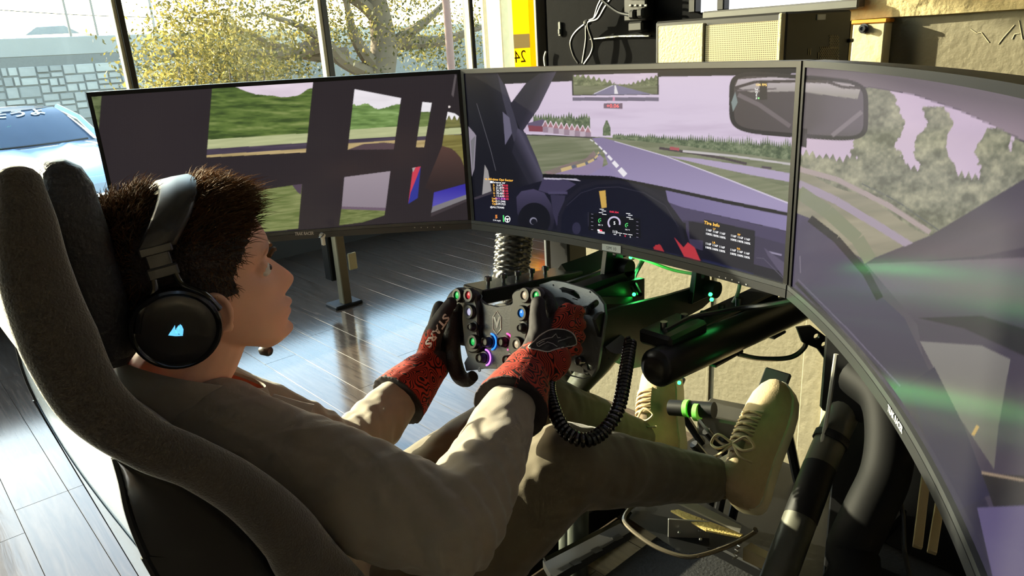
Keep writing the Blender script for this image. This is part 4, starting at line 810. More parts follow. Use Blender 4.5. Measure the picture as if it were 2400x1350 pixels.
# side vents: staggered slots on the dark side
vent = MB(); vm = mat('vent_cut', (150, 140, 108), .6)
for (xa_, xb2, ya_2, yb2, st) in ((1923, 1967, 112, 142, 4.4), (1945, 1966, 84, 112, 4.4)):
    yy = ya_2; k = 0
    while yy < yb2:
        xx = xa_ + (st / 2 if k % 2 else 0)
        while xx < xb2: q = onx(xx, yy, pr + .0005); vent.box(q, (.001, .0028, .0042)); xx += st
        yy += st * .9; k += 1
vo = vent.build('vent_holes', vm, pc, 0, fix=False); vo['kind'] = 'stuff'
for (x, y) in ((1895, 121), (1899, 121), (1918, 130)): b = MB(); b.box(onx(x, y, pr + .0006), (.0012, .0025, .012)); b.build('slot', vm, pc, 0)
q = onx(1925, 40, pr + .001); b = MB(); b.box(q, (.0014, .034, .010)); b.build('sticker', M['label'], pc, 0)
q = onx(1993, 95, pr + .002); b = MB(); b.box(q, (.008, .018, .008), bev=.002); b.build('latch', M['black'], pc, 0)
b = MB(); b.box(((pl + pr) / 2, (PF + YB) / 2, pbot - .012), (pr - pl + .08, YB - PF + .04, .022), bev=.003); 
sh = thing('wall_shelf', 'black steel shelf on the wall carrying the computer tower', 'shelf', ((pl + pr) / 2, (PF + YB) / 2, pbot - .012)); b.build('board', M['blackmetal'], sh, 0)
for xx in (pl, pr): b = MB(); b.prism([(0, 0), (.3, 0), (0, -.22)], (xx - .006, YB - .018, pbot - .023), (0, -1, 0), (0, 0, 1), .012); b.build('bracket', M['blackmetal'], sh, 0)
# power strip with cable bundle
ps0 = ony(1478, 46, YB - .03)
ps = thing('power_strip', 'black power strip on the dark board with plugs and lit switch keys', 'power strip', tuple(ps0))
xa, xb_ = ony(1474, 20, YB - .03)[0], ony(1526, 20, YB - .03)[0]; zb_ = ony(1500, 49, YB - .03)[2]
b = MB(); b.box(((xa + xb_) / 2, YB - .035, zb_ + .2), (xb_ - xa, .04, .4), bev=.004); b.build('housing', M['black'], ps, 0)
for j in range(3):
    for i in range(4): q = ony(1478 + i * 12, 13 - j * 16, YB - .057); b = MB(); b.box(q, (.010, .006, .006), bev=.0015); b.build('switch_key', mat('key_grey', (150, 148, 142), .5), ps, 0)
for i, (x, y) in enumerate(((1488, 34), (1508, 30))): b = MB(); b.box(ony(x, y, YB - .075), (.024, .04, .026), bev=.006); b.build('plug', M['rubber'], ps, 0)
b = MB(); b.box(ony(1500, 62, YB - .03), (.055, .05, .03), bev=.006); tag(b.build('junction_box', M['black'], None, 0), 'small black junction box under the power strip', 'box')
M['cable_w'] = mat('pale_cable', (170, 168, 160), .45)
CB = [(((1428, -30), (1404, 10), (1392, 45), (1378, 52), (1350, 75), (1338, 100), (1345, 130), (1356, 148)), 'black cable looping down the dark board, leftmost of the bundle'),
      (((1440, -30), (1412, 8), (1396, 40), (1376, 55), (1374, 95), (1366, 148)), 'black cable hanging straight in the middle of the bundle'),
      (((1452, -30), (1422, 12), (1402, 44), (1378, 56), (1390, 100), (1386, 125), (1370, 150)), 'black cable of the bundle bowing toward the computer tower'),
      (((1400, -10), (1430, 16), (1452, 30), (1478, 36)), 'short black cable running into the power strip')]
for k, (L, lb_) in enumerate(CB):
    b = MB(); b.tube(catmull([ony(x, y, YB - .045 - .006 * k) for x, y in L], 6), .0045, 7); tag(b.build('power_cable', M['cable']), lb_, 'cable', 'power cable bundle')
b = MB(); q = ony(1377, 53, YB - .05); b.ball(q, (.014, .014, .010), 10); tag(b.build('cable_tie', M['rubber']), 'black velcro tie around the power cable bundle', 'cable tie')
b = MB(); b.tube(catmull([ony(x, y, YB - .03) for x, y in ((1280, 120), (1276, 135), (1278, 155), (1282, 175))], 5), .004, 6); tag(b.build('loose_cable', M['cable_w']), 'short grey loose cable at the edge of the dark board', 'cable')
# aluminium stand further back under the left-hand screen
s0 = onz(812, 718, 0)
st = thing('upright_stand', 'slim metal upright with a small tag on the floor behind the roll cage screen', 'stand', (s0[0], s0[1], 0))
b = MB(); b.box((s0[0], s0[1], .55), (.05, .05, 1.1), bev=.004); b.build('post', mat('stand_alu', (128, 118, 96), .45, .5), st, 0)
b = MB(); b.box((s0[0] - .07, s0[1] - .02, .62), (.07, .05, .96), bev=.006); b.build('side_channel', M['blackmetal'], st, 0)
b = MB(); b.box((s0[0] - .02, s0[1], .012), (.12, .16, .024), bev=.006); b.build('foot', M['rubber'], st, 0)
q = onx(826, 612, s0[0] + .03); b = MB(); b.box(q, (.01, .05, .09), bev=.004); b.build('label_tag', mat('cream_tag', (200, 190, 150), .6), st, 0)
for z_ in (.95, .78): b = MB(); b.cyl((s0[0] + .026, s0[1], z_), (s0[0] + .034, s0[1], z_), .012, 10); b.build('bolt', M['chrome'], st)
kc = thing('hanging_keys', 'bunch of keys dangling under the roll cage screen', 'keys', tuple(at(755, 555, 1.70)))
q = at(752, 551, 1.70); b = MB(); b.tube([q + V(.010 * math.cos(t), .010 * math.sin(t) * .6, .004 * math.sin(t)) for t in np.linspace(0, 2 * math.pi, 14)[:-1]], .0012, 5, closed=True); b.build('ring', M['chrome'], kc)
for dx in (0, .006): q2 = q + V(dx, .002, -.013); b = MB(); b.box(q2, (.003, .007, .022), bev=.001); b.ball(q2 + V(0, 0, .012), (.003, .007, .006), 8); b.build('key', M['white'], kc)
# ================================================================ monitor stand
ms = thing('monitor_stand', 'black steel stand carrying the three curved monitors', 'stand', (0, .22, 0))
b = MB(); b.box((0, .21, 1.03), (.9, .06, .06), bev=.004); b.build('crossbeam', M['blackmetal'], ms, 0)
for x in (-.33, .44): b = MB(); b.box((x, .25, .53), (.07, .07, 1.04), bev=.005); b.build('upright', M['blackmetal'], ms, 0)
for x in (-.33, .44): b = MB(); b.box((x, .2, .02), (.08, .62, .04), bev=.008); b.build('foot', M['blackmetal'], ms, 0)
for k in 'LR':
    R, o = FR[k]; s_ = -1 if k == 'L' else 1; a = V(s_ * .42, .21, 1.03); e = o + R @ V(0, .17, .2); b = MB(); b.tube([a, e], .026, 10); b.build('side_arm', M['blackmetal'], ms)
    b = MB(); b.box(e, (.16, .02, .16), R=R, bev=.004); b.build('mount_plate', M['blackmetal'], ms, 0)
b = MB(); b.box((0, .172, 1.04), (.18, .02, .16), bev=.004); b.build('mount_plate', M['blackmetal'], ms, 0)
# braided sleeve of cables hanging behind the wheel
bc = at(1203, 590, 1.86); BT = at(1208, 520, 1.86); BL = at(1196, 660, 1.86)
path = catmull([BT + V(0, 0, .03), BT, at(1204, 575, 1.86), at(1199, 625, 1.86), BL, at(1215, 700, 1.88)], 20); N = len(path); nn = 48
vs = []; T = np.gradient(path, axis=0); T /= np.linalg.norm(T, axis=1)[:, None]; acc = np.concatenate([[0], np.cumsum(np.linalg.norm(np.diff(path, axis=0), axis=1))])
for i in range(N):
    u_ = nrm(V(1, 0, 0) - T[i] * T[i][0]); w_ = np.cross(T[i], u_)
    for k in range(nn):
        th = 2 * math.pi * k / nn; br = abs(math.sin(4 * th + acc[i] * 210)) * abs(math.sin(4 * th - acc[i] * 210)); r_ = .040 + .0055 * br + .004 * math.sin(acc[i] * 18); vs.append(path[i] + r_ * (u_ * math.cos(th) + w_ * math.sin(th)))
b = MB(); b.grid(np.array(vs).reshape(N, nn, 3), wrap=True); tag(b.build('braided_sleeve', mat('braided_sleeve_nylon', (40, 39, 37), .34, .1, spec=.7)), 'thick black braided cable sleeve hanging behind the steering wheel', 'cable sleeve')
# ================================================================ steering wheel
TW, PH = math.radians(15), math.radians(11.5)
NW = V(0, -math.cos(TW), math.sin(TW)); U0 = V(1, 0, 0); W0 = V(0, math.sin(TW), math.cos(TW))
UW = math.cos(PH) * U0 + math.sin(PH) * W0; WW = math.cos(PH) * W0 - math.sin(PH) * U0
OW = at(1170, 775, 1.35)
def wl(px, py, lift=0.): q = phit(px, py, OW + NW * lift, NW) - OW; return (q @ UW, q @ WW)
def wp(a, b_, l=0.): return OW + UW * a + WW * b_ + NW * l
RWm = np.array([UW, WW, NW]).T
swh = thing('steering_wheel', 'black square formula style steering wheel with glowing buttons in gloved hands', 'steering wheel', tuple(OW - NW * .12))
M['carbon'] = mat('wheel_face_plate', (58, 59, 62), .45, .35, bump=.05, bscale=300); M['pod'] = mat('pod_plastic', (30, 31, 34), .45); M['knob'] = mat('knob_black', (20, 20, 22), .45); M['grip'] = mat('grip_rubber', (24, 22, 23), .62, bump=.25, bscale=200)
half = [wl(x, y) for x, y in ((1163, 720), (1141, 714), (1128, 704), (1122, 690), (1104, 684), (1084, 700), (1092, 722), (1094, 745), (1092, 775), (1090, 800), (1096, 822), (1100, 836), (1092, 850), (1096, 868), (1113, 866), (1140, 862.5), (1163, 862))]
half = [(min(a, -0.0 if i in (0, len(half) - 1) else a), c) for i, (a, c) in enumerate(half)]; half[0] = (0, half[0][1]); half[-1] = (0, half[-1][1])
outline = half + [(-a, c) for a, c in reversed(half[1:-1])]
vs, fs = plate_mesh(outline, [], .008, .001); b = MB(); b.add(placed(vs, OW, RWm), fs); b.build('face_plate', M['carbon'], swh, 30)
for s_ in (-1, 1):
    # grip: open D-shaped handle
    G = [(.078, .060), (.108, .066), (.128, .050), (.134, .015), (.133, -.025), (.128, -.060), (.112, -.090), (.088, -.098), (.068, -.088)]
    P = catmull([wp(s_ * a, c, .004) for a, c in G], 6); rr = np.interp(np.linspace(0, 1, len(P)), [0, .2, .4, .6, .8, 1], [.013, .015, .0165, .0165, .015, .011])
    b = MB(); b.tube(P, rr, 14); b.build('grip', M['grip'], swh)
    # button pod
    pod = [(-a, c) for a, c in (wl(x, y, .014) for x, y in ((1056, 689), (1064, 682), (1082, 679), (1104, 682), (1114, 692), (1113, 706), (1117, 722), (1119, 748), (1117, 775), (1121, 800), (1122, 816), (1110, 824), (1097, 820), (1091, 800), (1087, 775), (1085, 745), (1086, 722), (1079, 711), (1071, 714), (1069, 725), (1058, 728), (1049, 723), (1050, 704)))]
    vs, fs = plate_mesh([(s_ * a, c) for a, c in catmull(np.array(pod), 3, True)[:, :2]], [], .014, .003); b = MB(); b.add(placed(vs, OW + NW * .008, RWm), fs); b.build('button_pod', M['pod'], swh, 40)
    b = MB(); tg = wl(1058, 717, .018); b.box(wp(-s_ * tg[0], tg[1], .017), (.015, .013, .010), R=RWm, bev=.003); b.build('red_toggle', mat('red_toggle', (150, 24, 30), .35), swh, 0)
    # shift paddle
    vs, fs = plate_mesh([(s_ * a, c) for a, c in ((.05, -.03), (.10, -.035), (.125, .0), (.122, .03), (.08, .035), (.05, .03))], [], .003, .0008); b = MB(); b.add(placed(vs, OW - NW * .032, RWm), fs); b.build('shift_paddle', M['darkgrey'], swh, 30)
    for c in (.062, .005, -.075): b = MB(); b.lathe(wp(s_ * (.046 if c > 0 else .05), c, .004), NW, [(0, .0042), (.0012, .0042), (.0014, .002), (.0008, 0)], 10); b.build('screw', M['chrome'], swh)
M['led_g'] = mat('cap_green', (20, 120, 50), .3, emit=(40, 190, 90), estr=.9); M['led_r'] = mat('cap_red', (120, 20, 24), .3, emit=(220, 60, 70), estr=.6); M['led_w'] = mat('cap_white', (170, 170, 190), .3, emit=(200, 195, 235), estr=.7); M['led_b'] = mat('cap_blue', (30, 90, 170), .3, emit=(50, 140, 230), estr=.9); M['led_c'] = mat('cap_cream', (180, 170, 150), .3, emit=(220, 200, 170), estr=.5)
def button(px, py, m, r=.0095):
    a, c = wl(px, py, .021); o = wp(a, c, .012); ring = MB(); ring.lathe(o, NW, [(0, r * 1.45), (.008, r * 1.45), (.010, r * 1.32), (.010, r * .84), (.006, r * .8)], 18); rg = ring.build('button', M['knob'], swh); cp_ = MB(); cp_.lathe(o, NW, [(.003, r * .74), (.0065, r * .72), (.0075, r * .55), (.008, 0)], 16); cp_.build('lit_cap', m, rg)
for x, y, m in ((1070, 692, 'led_g'), (1097, 692, 'led_r'), (1228, 692, 'led_c'), (1256, 693, 'led_g'), (1098, 731, 'led_w'), (1221, 734, 'led_b'), (1107, 801, 'led_g'), (1209, 807, 'led_c')): button(x, y, M[m])
def rotary(px, py, m=None, r=.0095, L=.018, back=True):
    a, c = wl(px + 8, py, .008); o = wp(a, c, .004); k = MB(); k.lathe(o, NW, [(0, r * 1.2), (.006, r * 1.2), (.0065, r), (L, r * .92), (L + .001, r * .8), (L - .002, r * .55), (L - .002, 0)], 18); kn = k.build('rotary_knob', M['knob'], swh)
    if m is not None:
        ring = MB(); P = [o + NW * .002 + (UW * math.cos(t) + WW * math.sin(t)) * r * 1.55 for t in np.linspace(-1.35, 1.5, 16)]; ring.tube(P, .0016, 6); ring.build('ring_light', m, kn)
rl = {'b': mat('ring_blue', (30, 80, 200), .3, emit=(40, 120, 255), estr=2.2), 'p': mat('ring_pink', (200, 60, 120), .3, emit=(255, 70, 150), estr=2.2), 'v': mat('ring_violet', (150, 90, 220), .3, emit=(190, 110, 255), estr=2.2), 'g': mat('ring_lime', (120, 200, 60), .3, emit=(150, 240, 60), estr=2.)}
rotary(1140, 801, rl['b']); rotary(1177, 801, rl['p']); rotary(1127, 838, rl['v']); rotary(1190, 843, rl['g'])
for x, y in ((1100, 766), (1217, 768)):
    a, c = wl(x, y, .026); o = wp(a, c, .010); k = MB(); k.lathe(o, NW, [(0, .011), (.006, .011), (.007, .008), (.016, .007), (.017, .005), (.015, .004), (.015, 0)], 16); k.build('encoder_knob', M['knob'], swh)
lc = wl(1165, 757, .004); hexa = [(lc[0] + .0135 * math.sin(k * math.pi / 3) * .95, lc[1] + .0225 * math.cos(k * math.pi / 3) * .95) for k in range(6)]
b = MB(); b.tube([wp(a, c, .0046) for a, c in hexa], .0010, 5, closed=True); b.build('hexagon_emblem', M['logo2'], swh)
vs, fs = text_mesh('V', .026, offset=.0012, ext=.0003); b = MB(); b.add([wp(lc[0] + q[0], lc[1] + q[1], .0048) for q in vs], fs); b.build('letter_emblem', M['logo2'], swh, 0, fix=False)
b = MB(); b.lathe(OW - NW * .004, -NW, [(0, .05), (.012, .05), (.014, .036), (.04, .036), (.045, .03), (.10, .03)], 24); b.build('quick_release', M['darkgrey'], swh)
# ================================================================ wheel base and deck of the rig
OB = OW - NW * .165
def bl(px, py, lift=0.): q = phit(px, py, OB + NW * lift, NW) - OB; return (q @ U0, q @ W0)
RB = np.array([U0, W0, NW]).T
wbt = thing('wheel_base', 'black direct drive wheel base with grey slotted mounting plate', 'wheel base', tuple(OB - NW * .1))
M['plate'] = mat('grey_mount_plate', (88, 90, 94), .4, .4, bump=.05, bscale=300)
po = [bl(x, y) for x, y in ((1267, 690), (1267, 668), (1298, 658), (1326, 662), (1386, 680), (1404, 694), (1418, 714), (1421, 742), (1412, 800), (1404, 850), (1401, 864), (1390, 882), (1368, 887), (1332, 878))]
xm_ = (max(q[0] for q in po) + po[0][0]) / 2
po += [(bl(1268, 870)[0], bl(1332, 878)[1] + .004), (bl(1262, 850)[0], bl(1340, 850)[1])]
holes = [slot(bl(1300, 668), bl(1301, 669), .0018), slot(bl(1386, 684), bl(1387, 685), .0018), slot(bl(1401, 710), bl(1378, 727), .0065), slot(bl(1366, 852), bl(1386, 862), .006), slot(bl(1372, 858), bl(1377, 872), .005)]
arc1 = [bl(x, y) for x, y in ((1318, 678), (1330, 674), (1348, 682), (1360, 690), (1364, 699), (1358, 701), (1346, 694), (1332, 687), (1320, 685))]; holes.append(arc1)
vs, fs = plate_mesh(po, holes, .008, .0012); b = MB(); b.add(placed(vs, OB, RB), fs); b.build('mount_plate', M['plate'], wbt, 30)
b = MB(); a, c = bl(1340, 745); b.lathe(OB, NW, [(0, .062), (.02, .060), (.03, .05), (.05, .045)], 28); b.build('front_flange', M['darkgrey'], wbt)
for x, y in ((1378, 727), (1363, 846)): q = phit(x, y, OB + NW * .006, NW); b = MB(); b.lathe(q, NW, [(0, .009), (.01, .009), (.012, .006), (.008, .005), (.008, 0)], 12); b.build('bolt', M['chrome'] if y > 800 else M['knob'], wbt)
b = MB(); b.box(OB - NW * .085 + W0 * .022, (.12, .10, .155), R=RB, bev=.012); b.build('motor_housing', M['black'], wbt, 0)
# rig deck
rig = thing('racing_rig', 'black steel racing simulator rig with deck rails, tube arm and pedal frame', 'racing rig', (0, .1, 0))
XLr = -.135
ra = onx(1108, 672, XLr); rb_ = onx(1343, 628, XLr); dr = nrm(rb_ - ra); nr = nrm(np.cross(U0, dr)); Rr = np.array([U0, dr, nr]).T; Lr = np.linalg.norm(rb_ - ra)
b = MB(); b.box((ra + rb_) / 2 - nr * .016, (.062, Lr, .03), R=Rr, bev=.002); b.build('deck_rail', mat('rail_satin_black', (40, 39, 36), .33, .3, bump=.15, bscale=400), rig, 0)
for x, y in ((1144, 661), (1180, 651.5), (1213, 643.5), (1246, 636), (1278, 629)):
    q = onx(x, y, XLr + .004); q = q - nr * ((q - ra) @ nr - .0); b = MB(); b.lathe(q, nr, [(-.002, .004), (.008, .004), (.008, .0075), (.016, .0075), (.017, .004), (.012, .003), (.012, 0)], 12); b.build('bolt', M['chrome'], rig)
q0 = rb_; q1 = onx(1420, 596, XLr + .02); b = MB(); b.tube([q0 - dr * .03 - nr * .02, (q0 + q1) / 2 - nr * .015, q1 - nr * .01, q1 + dr * .1], [.034, .03, .026, .026], 4); b.build('deck_rail_end', M['blackmetal'], rig, 30)
XD = .02
b = MB(); b.box(OB - NW * .10 - W0 * .040, (.15, .012, .16), R=RB, bev=.002); b.build('deck_plate', M['blackmetal'], rig, 0)
# side plate on the viewer's side of the base, seen as a big dark cheek
xs = .085
chk = [(1388, 748), (1398, 734), (1450, 716), (1560, 690), (1634, 668), (1662, 700), (1640, 720), (1600, 742), (1562, 790), (1530, 850), (1470, 862), (1420, 840), (1404, 800)]
P3 = [onx(x, y, xs) for x, y in chk]; b = MB(); b.prism([(q[1], q[2]) for q in P3], (xs, 0, 0), (0, 1, 0), (0, 0, 1), .008); b.build('cheek_plate', M['blackmetal'], rig, 0)
P3 = [onx(x, y, -.07) for x, y in ((1280, 690), (1300, 668), (1420, 630), (1440, 650), (1420, 720), (1300, 740))]; b = MB(); b.prism([(q[1], q[2]) for q in P3], (-.07, 0, 0), (0, 1, 0), (0, 0, 1), .008); b.build('cheek_plate', M['blackmetal'], rig, 0)
def flat(name, pts, X, th, m=None): b = MB(); b.prism([(onx(x, y, X)[1], onx(x, y, X)[2]) for x, y in pts], (X, 0, 0), (0, 1, 0), (0, 0, 1), th); return b.build(name, m or M['blackmetal'], rig, 0)
flat('angled_rail', [(1310, 676), (1440, 632), (1462, 628), (1462, 646), (1330, 690)], -.02, .03); flat('angled_rail', [(1340, 700), (1440, 660), (1500, 650), (1500, 700), (1430, 716)], .01, .012)
# upright lugs lit by the green lights
for (x, y, X) in ((1436, 650, -.02), (1640, 700, .10)):
    q = onx(x, y, X); vs, fs = plate_mesh([(-.035, 0), (-.02, .075), (-.008, .088), (.008, .088), (.02, .075), (.035, 0)], [slot((0, .05), (0, .062), .006)], .012, .001); b = MB(); b.add([q + V(v[2], v[0], v[1]) for v in vs], fs); b.build('upright_lug', M['blackmetal'], rig, 30)
    b = MB(); b.cyl(q + V(.006, .02, .02), q + V(.03, .02, .02), .018, 14); b.build('clamp_knob', M['rubber'], rig)
# big tube arm
XT_ = .2; ta = onx(1540, 862, XT_); tb = onx(1862, 722, XT_); td = nrm(tb - ta)
b = MB(); b.tube([ta - td * .012, ta - td * .006, ta, tb + td * .12], [.02, .032, .036, .036], 24); b.build('tube_arm', mat('tube_black', (13, 12, 12), .35), rig)
for t_, l in ((.22, .1), (.42, .05)): q = ta + td * t_ - V(0, 0, .04); b = MB(); b.box(q, (.03, l, .006), bev=.001); b.build('cable_hook', M['blackmetal'], rig, 0)
q = ta + td * .09 + V(-.03, 0, .04); b = MB(); b.box(q, (.075, .12, .03), bev=.006); b.build('clamp_block', M['black'], rig, 0)
for k in range(5): q = ta + td * (.06 + .065 * k) + V(-.03, 0, .05 if k < 2 else .04); b = MB(); b.cyl(q, q + V(0, 0, .018), .007, 10); b.build('bolt', M['chrome'], rig)
b = MB(); b.box(ta + td * .32 + V(-.05, 0, .012), (.06, .3, .05), bev=.004); b.build('bracket_bar', M['blackmetal'], rig, 0)
# supports down to the floor frame
for k in (0, 1):
    a_, e_ = at(1408, 846, 1.47), at(1334, 940, 1.62); d_ = nrm(e_ - a_)
    if k: a_, e_ = a_ * V(-1, 1, 1) - V(.12, 0, 0), e_ * V(-1, 1, 1) - V(.12, 0, 0)
    g_ = V(e_[0], e_[1] - .02, .06); b = MB(); b.tube(catmull([a_ - (e_ - a_) * .4, a_, e_, lerp_(e_, g_, .3), g_], 5), .025, 14); b.build('support_leg', mat('strut_grey_green', (84, 88, 80), .4, .4), rig)
for X in (-.2, .36): b = MB(); b.box((X, -.35, .06), (.06, 1.7, .08), bev=.006); b.build('base_rail', M['blackmetal'], rig, 0)
for y_ in (-1.05, -.35, .42): b = MB(); b.box((.08, y_, .06), (.6, .06, .08), bev=.006); b.build('cross_rail', M['blackmetal'], rig, 0)
# right-hand tube frame of the rig (near the camera)
M['tube_grey'] = mat('tube_grey', (96, 96, 86), .42, .35)
tp = [at(1800, 1420, 1.02), at(1840, 1310, 1.06), at(1893, 1170, 1.1), at(1935, 1060, 1.14), at(1985, 950, 1.17), at(2000, 905, 1.18)]
P = catmull(tp, 6); b = MB(); b.tube(P[:14], .024, 18); b.build('frame_tube', M['tube_grey'], rig); b = MB(); b.tube(P[10:17], .0245, 18); b.build('tube_sleeve', M['black'], rig); b = MB(); b.tube(P[15:], .024, 18); b.build('frame_tube', M['tube_grey'], rig)
b = MB(); q = (P[19] + P[20]) / 2; d_ = nrm(P[20] - P[19]); b.tube([q - d_ * .006, q + d_ * .006], .027, 18); b.build('strap', M['rubber'], rig)
lowp = at(1800, 1420, 1.02); b = MB(); b.tube(catmull([lowp, V(.47, -.33, .3), V(.40, -.4, .12)], 5), .024, 16); b.build('frame_tube', M['tube_grey'], rig)
P = catmull([at(2010, 880, 1.1), at(2068, 930, 1.05), at(2085, 1010, 1.02), at(2075, 1110, 1.0), at(2035, 1200, .99), at(1995, 1290, .99), at(1975, 1400, .99), V(.50, -.3, .12)], 6); b = MB(); b.tube(P, .032, 18); b.build('frame_tube', mat('tube_satin_black', (8, 8, 9), .65, spec=.15), rig)
gp = [(1868, 768), (1900, 764), (1935, 790), (1970, 840), (1990, 880), (1975, 890), (1945, 856), (1915, 815), (1880, 800)]
q0 = at(1920, 820, 1.22); nq = -FW; hol = []
def lp(px, py): q = phit(px, py, q0, V(.8, -.6, 0)) - q0; return (q @ nrm(V(.6, .8, 0)), q[2])
vs, fs = plate_mesh([lp(*g) for g in gp], [circ(lp(1912, 787), .006), circ(lp(1930, 806), .006), circ(lp(1960, 850), .006)], .008, .001); Rg = np.array([nrm(V(.6, .8, 0)), V(0, 0, 1), np.cross(nrm(V(.6, .8, 0)), V(0, 0, 1))]).T
b = MB(); b.add(placed(vs, q0, Rg), fs); b.build('curved_bracket', M['blackmetal'], rig, 30)
b = MB(); b.box(at(2012, 860, 1.15), (.09, .06, .16), bev=.006); b.build('pivot_block', M['black'], rig, 0)
# cables about the rig
def cable(L, r, m, label, n=7, name='cable', cat='cable', grp=None): b = MB(); b.tube(catmull(L, 7), r, n); return tag(b.build(name, m), label, cat, grp)
cable([at(1960, 830, 1.12), at(1950, 900, 1.13), at(1938, 980, 1.14), at(1925, 1045, 1.13)], .0035, M['cable_w'], 'pale cable running down beside the grey rig tube')
cable([at(1860, 705, 1.25), at(1800, 716, 1.32), at(1740, 722, 1.36), at(1670, 735, 1.36), at(1620, 745, 1.36), at(1560, 775, 1.33)], .005, M['cable'], 'black cable strapped along the top of the tube arm')
cable([at(1730, 830, 1.5), at(1780, 840, 1.5), at(1850, 838, 1.48), at(1885, 815, 1.45), at(1890, 785, 1.42)], .005, M['cable'], 'black cable bowing below the tube arm against the wall')
cable([at(1735, 660, 1.5), at(1728, 690, 1.55), at(1715, 715, 1.6)], .004, M['cable_w'], 'pale cable dropping from the chin of the track view screen')
cable([at(1480, 600, 1.62), at(1520, 612, 1.6), at(1575, 632, 1.58), at(1625, 642, 1.55)], .0035, mat('green_lit_cable', (150, 200, 130), .5), 'thin cable lit green sagging below the track view screen')  # glow of the green bulbs is put into this cable's colour
cable([at(1510, 605, 1.62), at(1500, 622, 1.6), at(1488, 645, 1.58), at(1486, 660, 1.55), at(1500, 690, 1.5)], .005, M['cable'], 'dark cable looping behind the wheel base under the green lights')
# coiled cable
cc = catmull([at(1478, 800, 1.24), at(1465, 880, 1.17), at(1448, 960, 1.12), at(1415, 1010, 1.1), at(1370, 1032, 1.08), at(1325, 1010, 1.09), at(1298, 960, 1.12), at(1286, 905, 1.18), at(1300, 860, 1.25)], 60)
acc = np.concatenate([[0], np.cumsum(np.linalg.norm(np.diff(cc, axis=0), axis=1))]); Ltot = acc[-1]; turns = int(Ltot / .0075); n = turns * 10
ss = np.linspace(0, Ltot, n); base = np.stack([np.interp(ss, acc, cc[:, i]) for i in range(3)], 1); T = np.gradient(base, axis=0); T /= np.linalg.norm(T, axis=1)[:, None]; u_ = V(0, 0, 1); hel = []
for i in range(n):
    u_ = nrm(u_ - T[i] * (u_ @ T[i])); w_ = np.cross(T[i], u_); th = 2 * math.pi * i / 10; hel.append(base[i] + .0085 * (u_ * math.cos(th) + w_ * math.sin(th)))
b = MB(); b.tube(hel, .0033, 6); tag(b.build('coiled_cable', mat('coiled_cable_gloss', (30, 28, 28), .2, spec=.7)), 'glossy black coiled cable hanging in a loop below the wheel', 'cable')
# green lights
def led(p, r=.004):
    b = MB(); b.ball(p, r, 8); return b
LG = thing('green_light_string', 'string of tiny green lights wound behind the wheel base', 'light string', tuple(at(1490, 640, 1.6)))
lp_ = [at(1478, 603, 1.6), at(1490, 598, 1.6), at(1502, 607, 1.62), at(1482, 650, 1.56), at(1478, 668, 1.54), at(1486, 690, 1.52), at(1665, 690, 1.42), at(1668, 702, 1.42), at(1592, 897, 1.5)]
b = MB(); b.tube(catmull(lp_[:6], 5), .0015, 5); b.build('wire', M['cable'], LG)
for q in lp_: led(q).build('green_bulb', M['green'], LG)
def glow(p, e, r=.02):
    l = bpy.data.lights.new('green_bulb_light', 'POINT'); l.energy = e; l.color = (.08, 1., .2); l.shadow_soft_size = r; o = bpy.data.objects.new('green_bulb_light', l); COL.objects.link(o); o.parent = LG; o.location = tuple(np.asarray(p) - wloc(LG))
glow(at(1490, 625, 1.58), .34); glow(at(1680, 690, 1.44), .07); glow(at(1600, 905, 1.46), .05); glow(at(1870, 930, 1.38), .025)
# ---------------------------------------------------------------- pedals and tray
ped = thing('pedal_set', 'black pedal set with metal arms under the wheel behind the shoes', 'pedals', (.2, .4, .1))
b = MB(); b.box((.16, .36, .16), (.56, .42, .03), bev=.004); b.build('base_plate', M['blackmetal'], ped, 0)
for (x, y, X_) in ((1816, 893, 1.66), (1575, 900, 1.90)):
    q = at(x, y, X_); Rp = frame(nrm(V(0, -.8, .6)), V(1, 0, 0)); pa_ = MB(); pa_.box(q, (.062, .05, .010), R=Rp, bev=.003); pp = pa_.build('pedal_pad', M['darkgrey'], ped, 0); pb_ = MB(); pb_.tube([q + V(0, .01, 0), q + V(0, .06, -.12), V(q[0], .5, .18)], .012, 8); pb_.build('pedal_arm', M['blackmetal'], ped)
q = at(1615, 962, 1.62); b = MB(); b.tube([q + V(-.05, 0, -.01), q + V(.05, .02, .01)], .018, 16); b.build('damper', M['black'], ped); 
for t_ in (-.012, .014): b = MB(); b.tube([q + V(t_, .002, 0), q + V(t_ + .010, .004, .002)], .0195, 16); b.build('green_band', mat('lime_band', (120, 210, 90), .5), ped)
b = MB(); b.box(at(1700, 985, 1.66), (.10, .10, .05), R=rz(.3), bev=.005); b.build('load_cell_box', M['steel'], ped, 0)
for k, (x, y) in enumerate(((1655, 1010), (1690, 1030), (1625, 1040))): q = at(x, y, 1.6); b = MB(); b.tube([q, q + V(.03, .05, -.08), V(q[0], q[1] + .05, .17)], .010, 8); b.build('linkage', M['blackmetal'], ped)
b = MB(); b.tube(catmull([at(1640, 985, 1.58), at(1660, 1010, 1.55), at(1690, 1040, 1.55), at(1720, 1045, 1.57)], 5), .004, 6); tag(b.build('pedal_cable', M['cable']), 'thin black cable curling between the two shoes', 'cable')
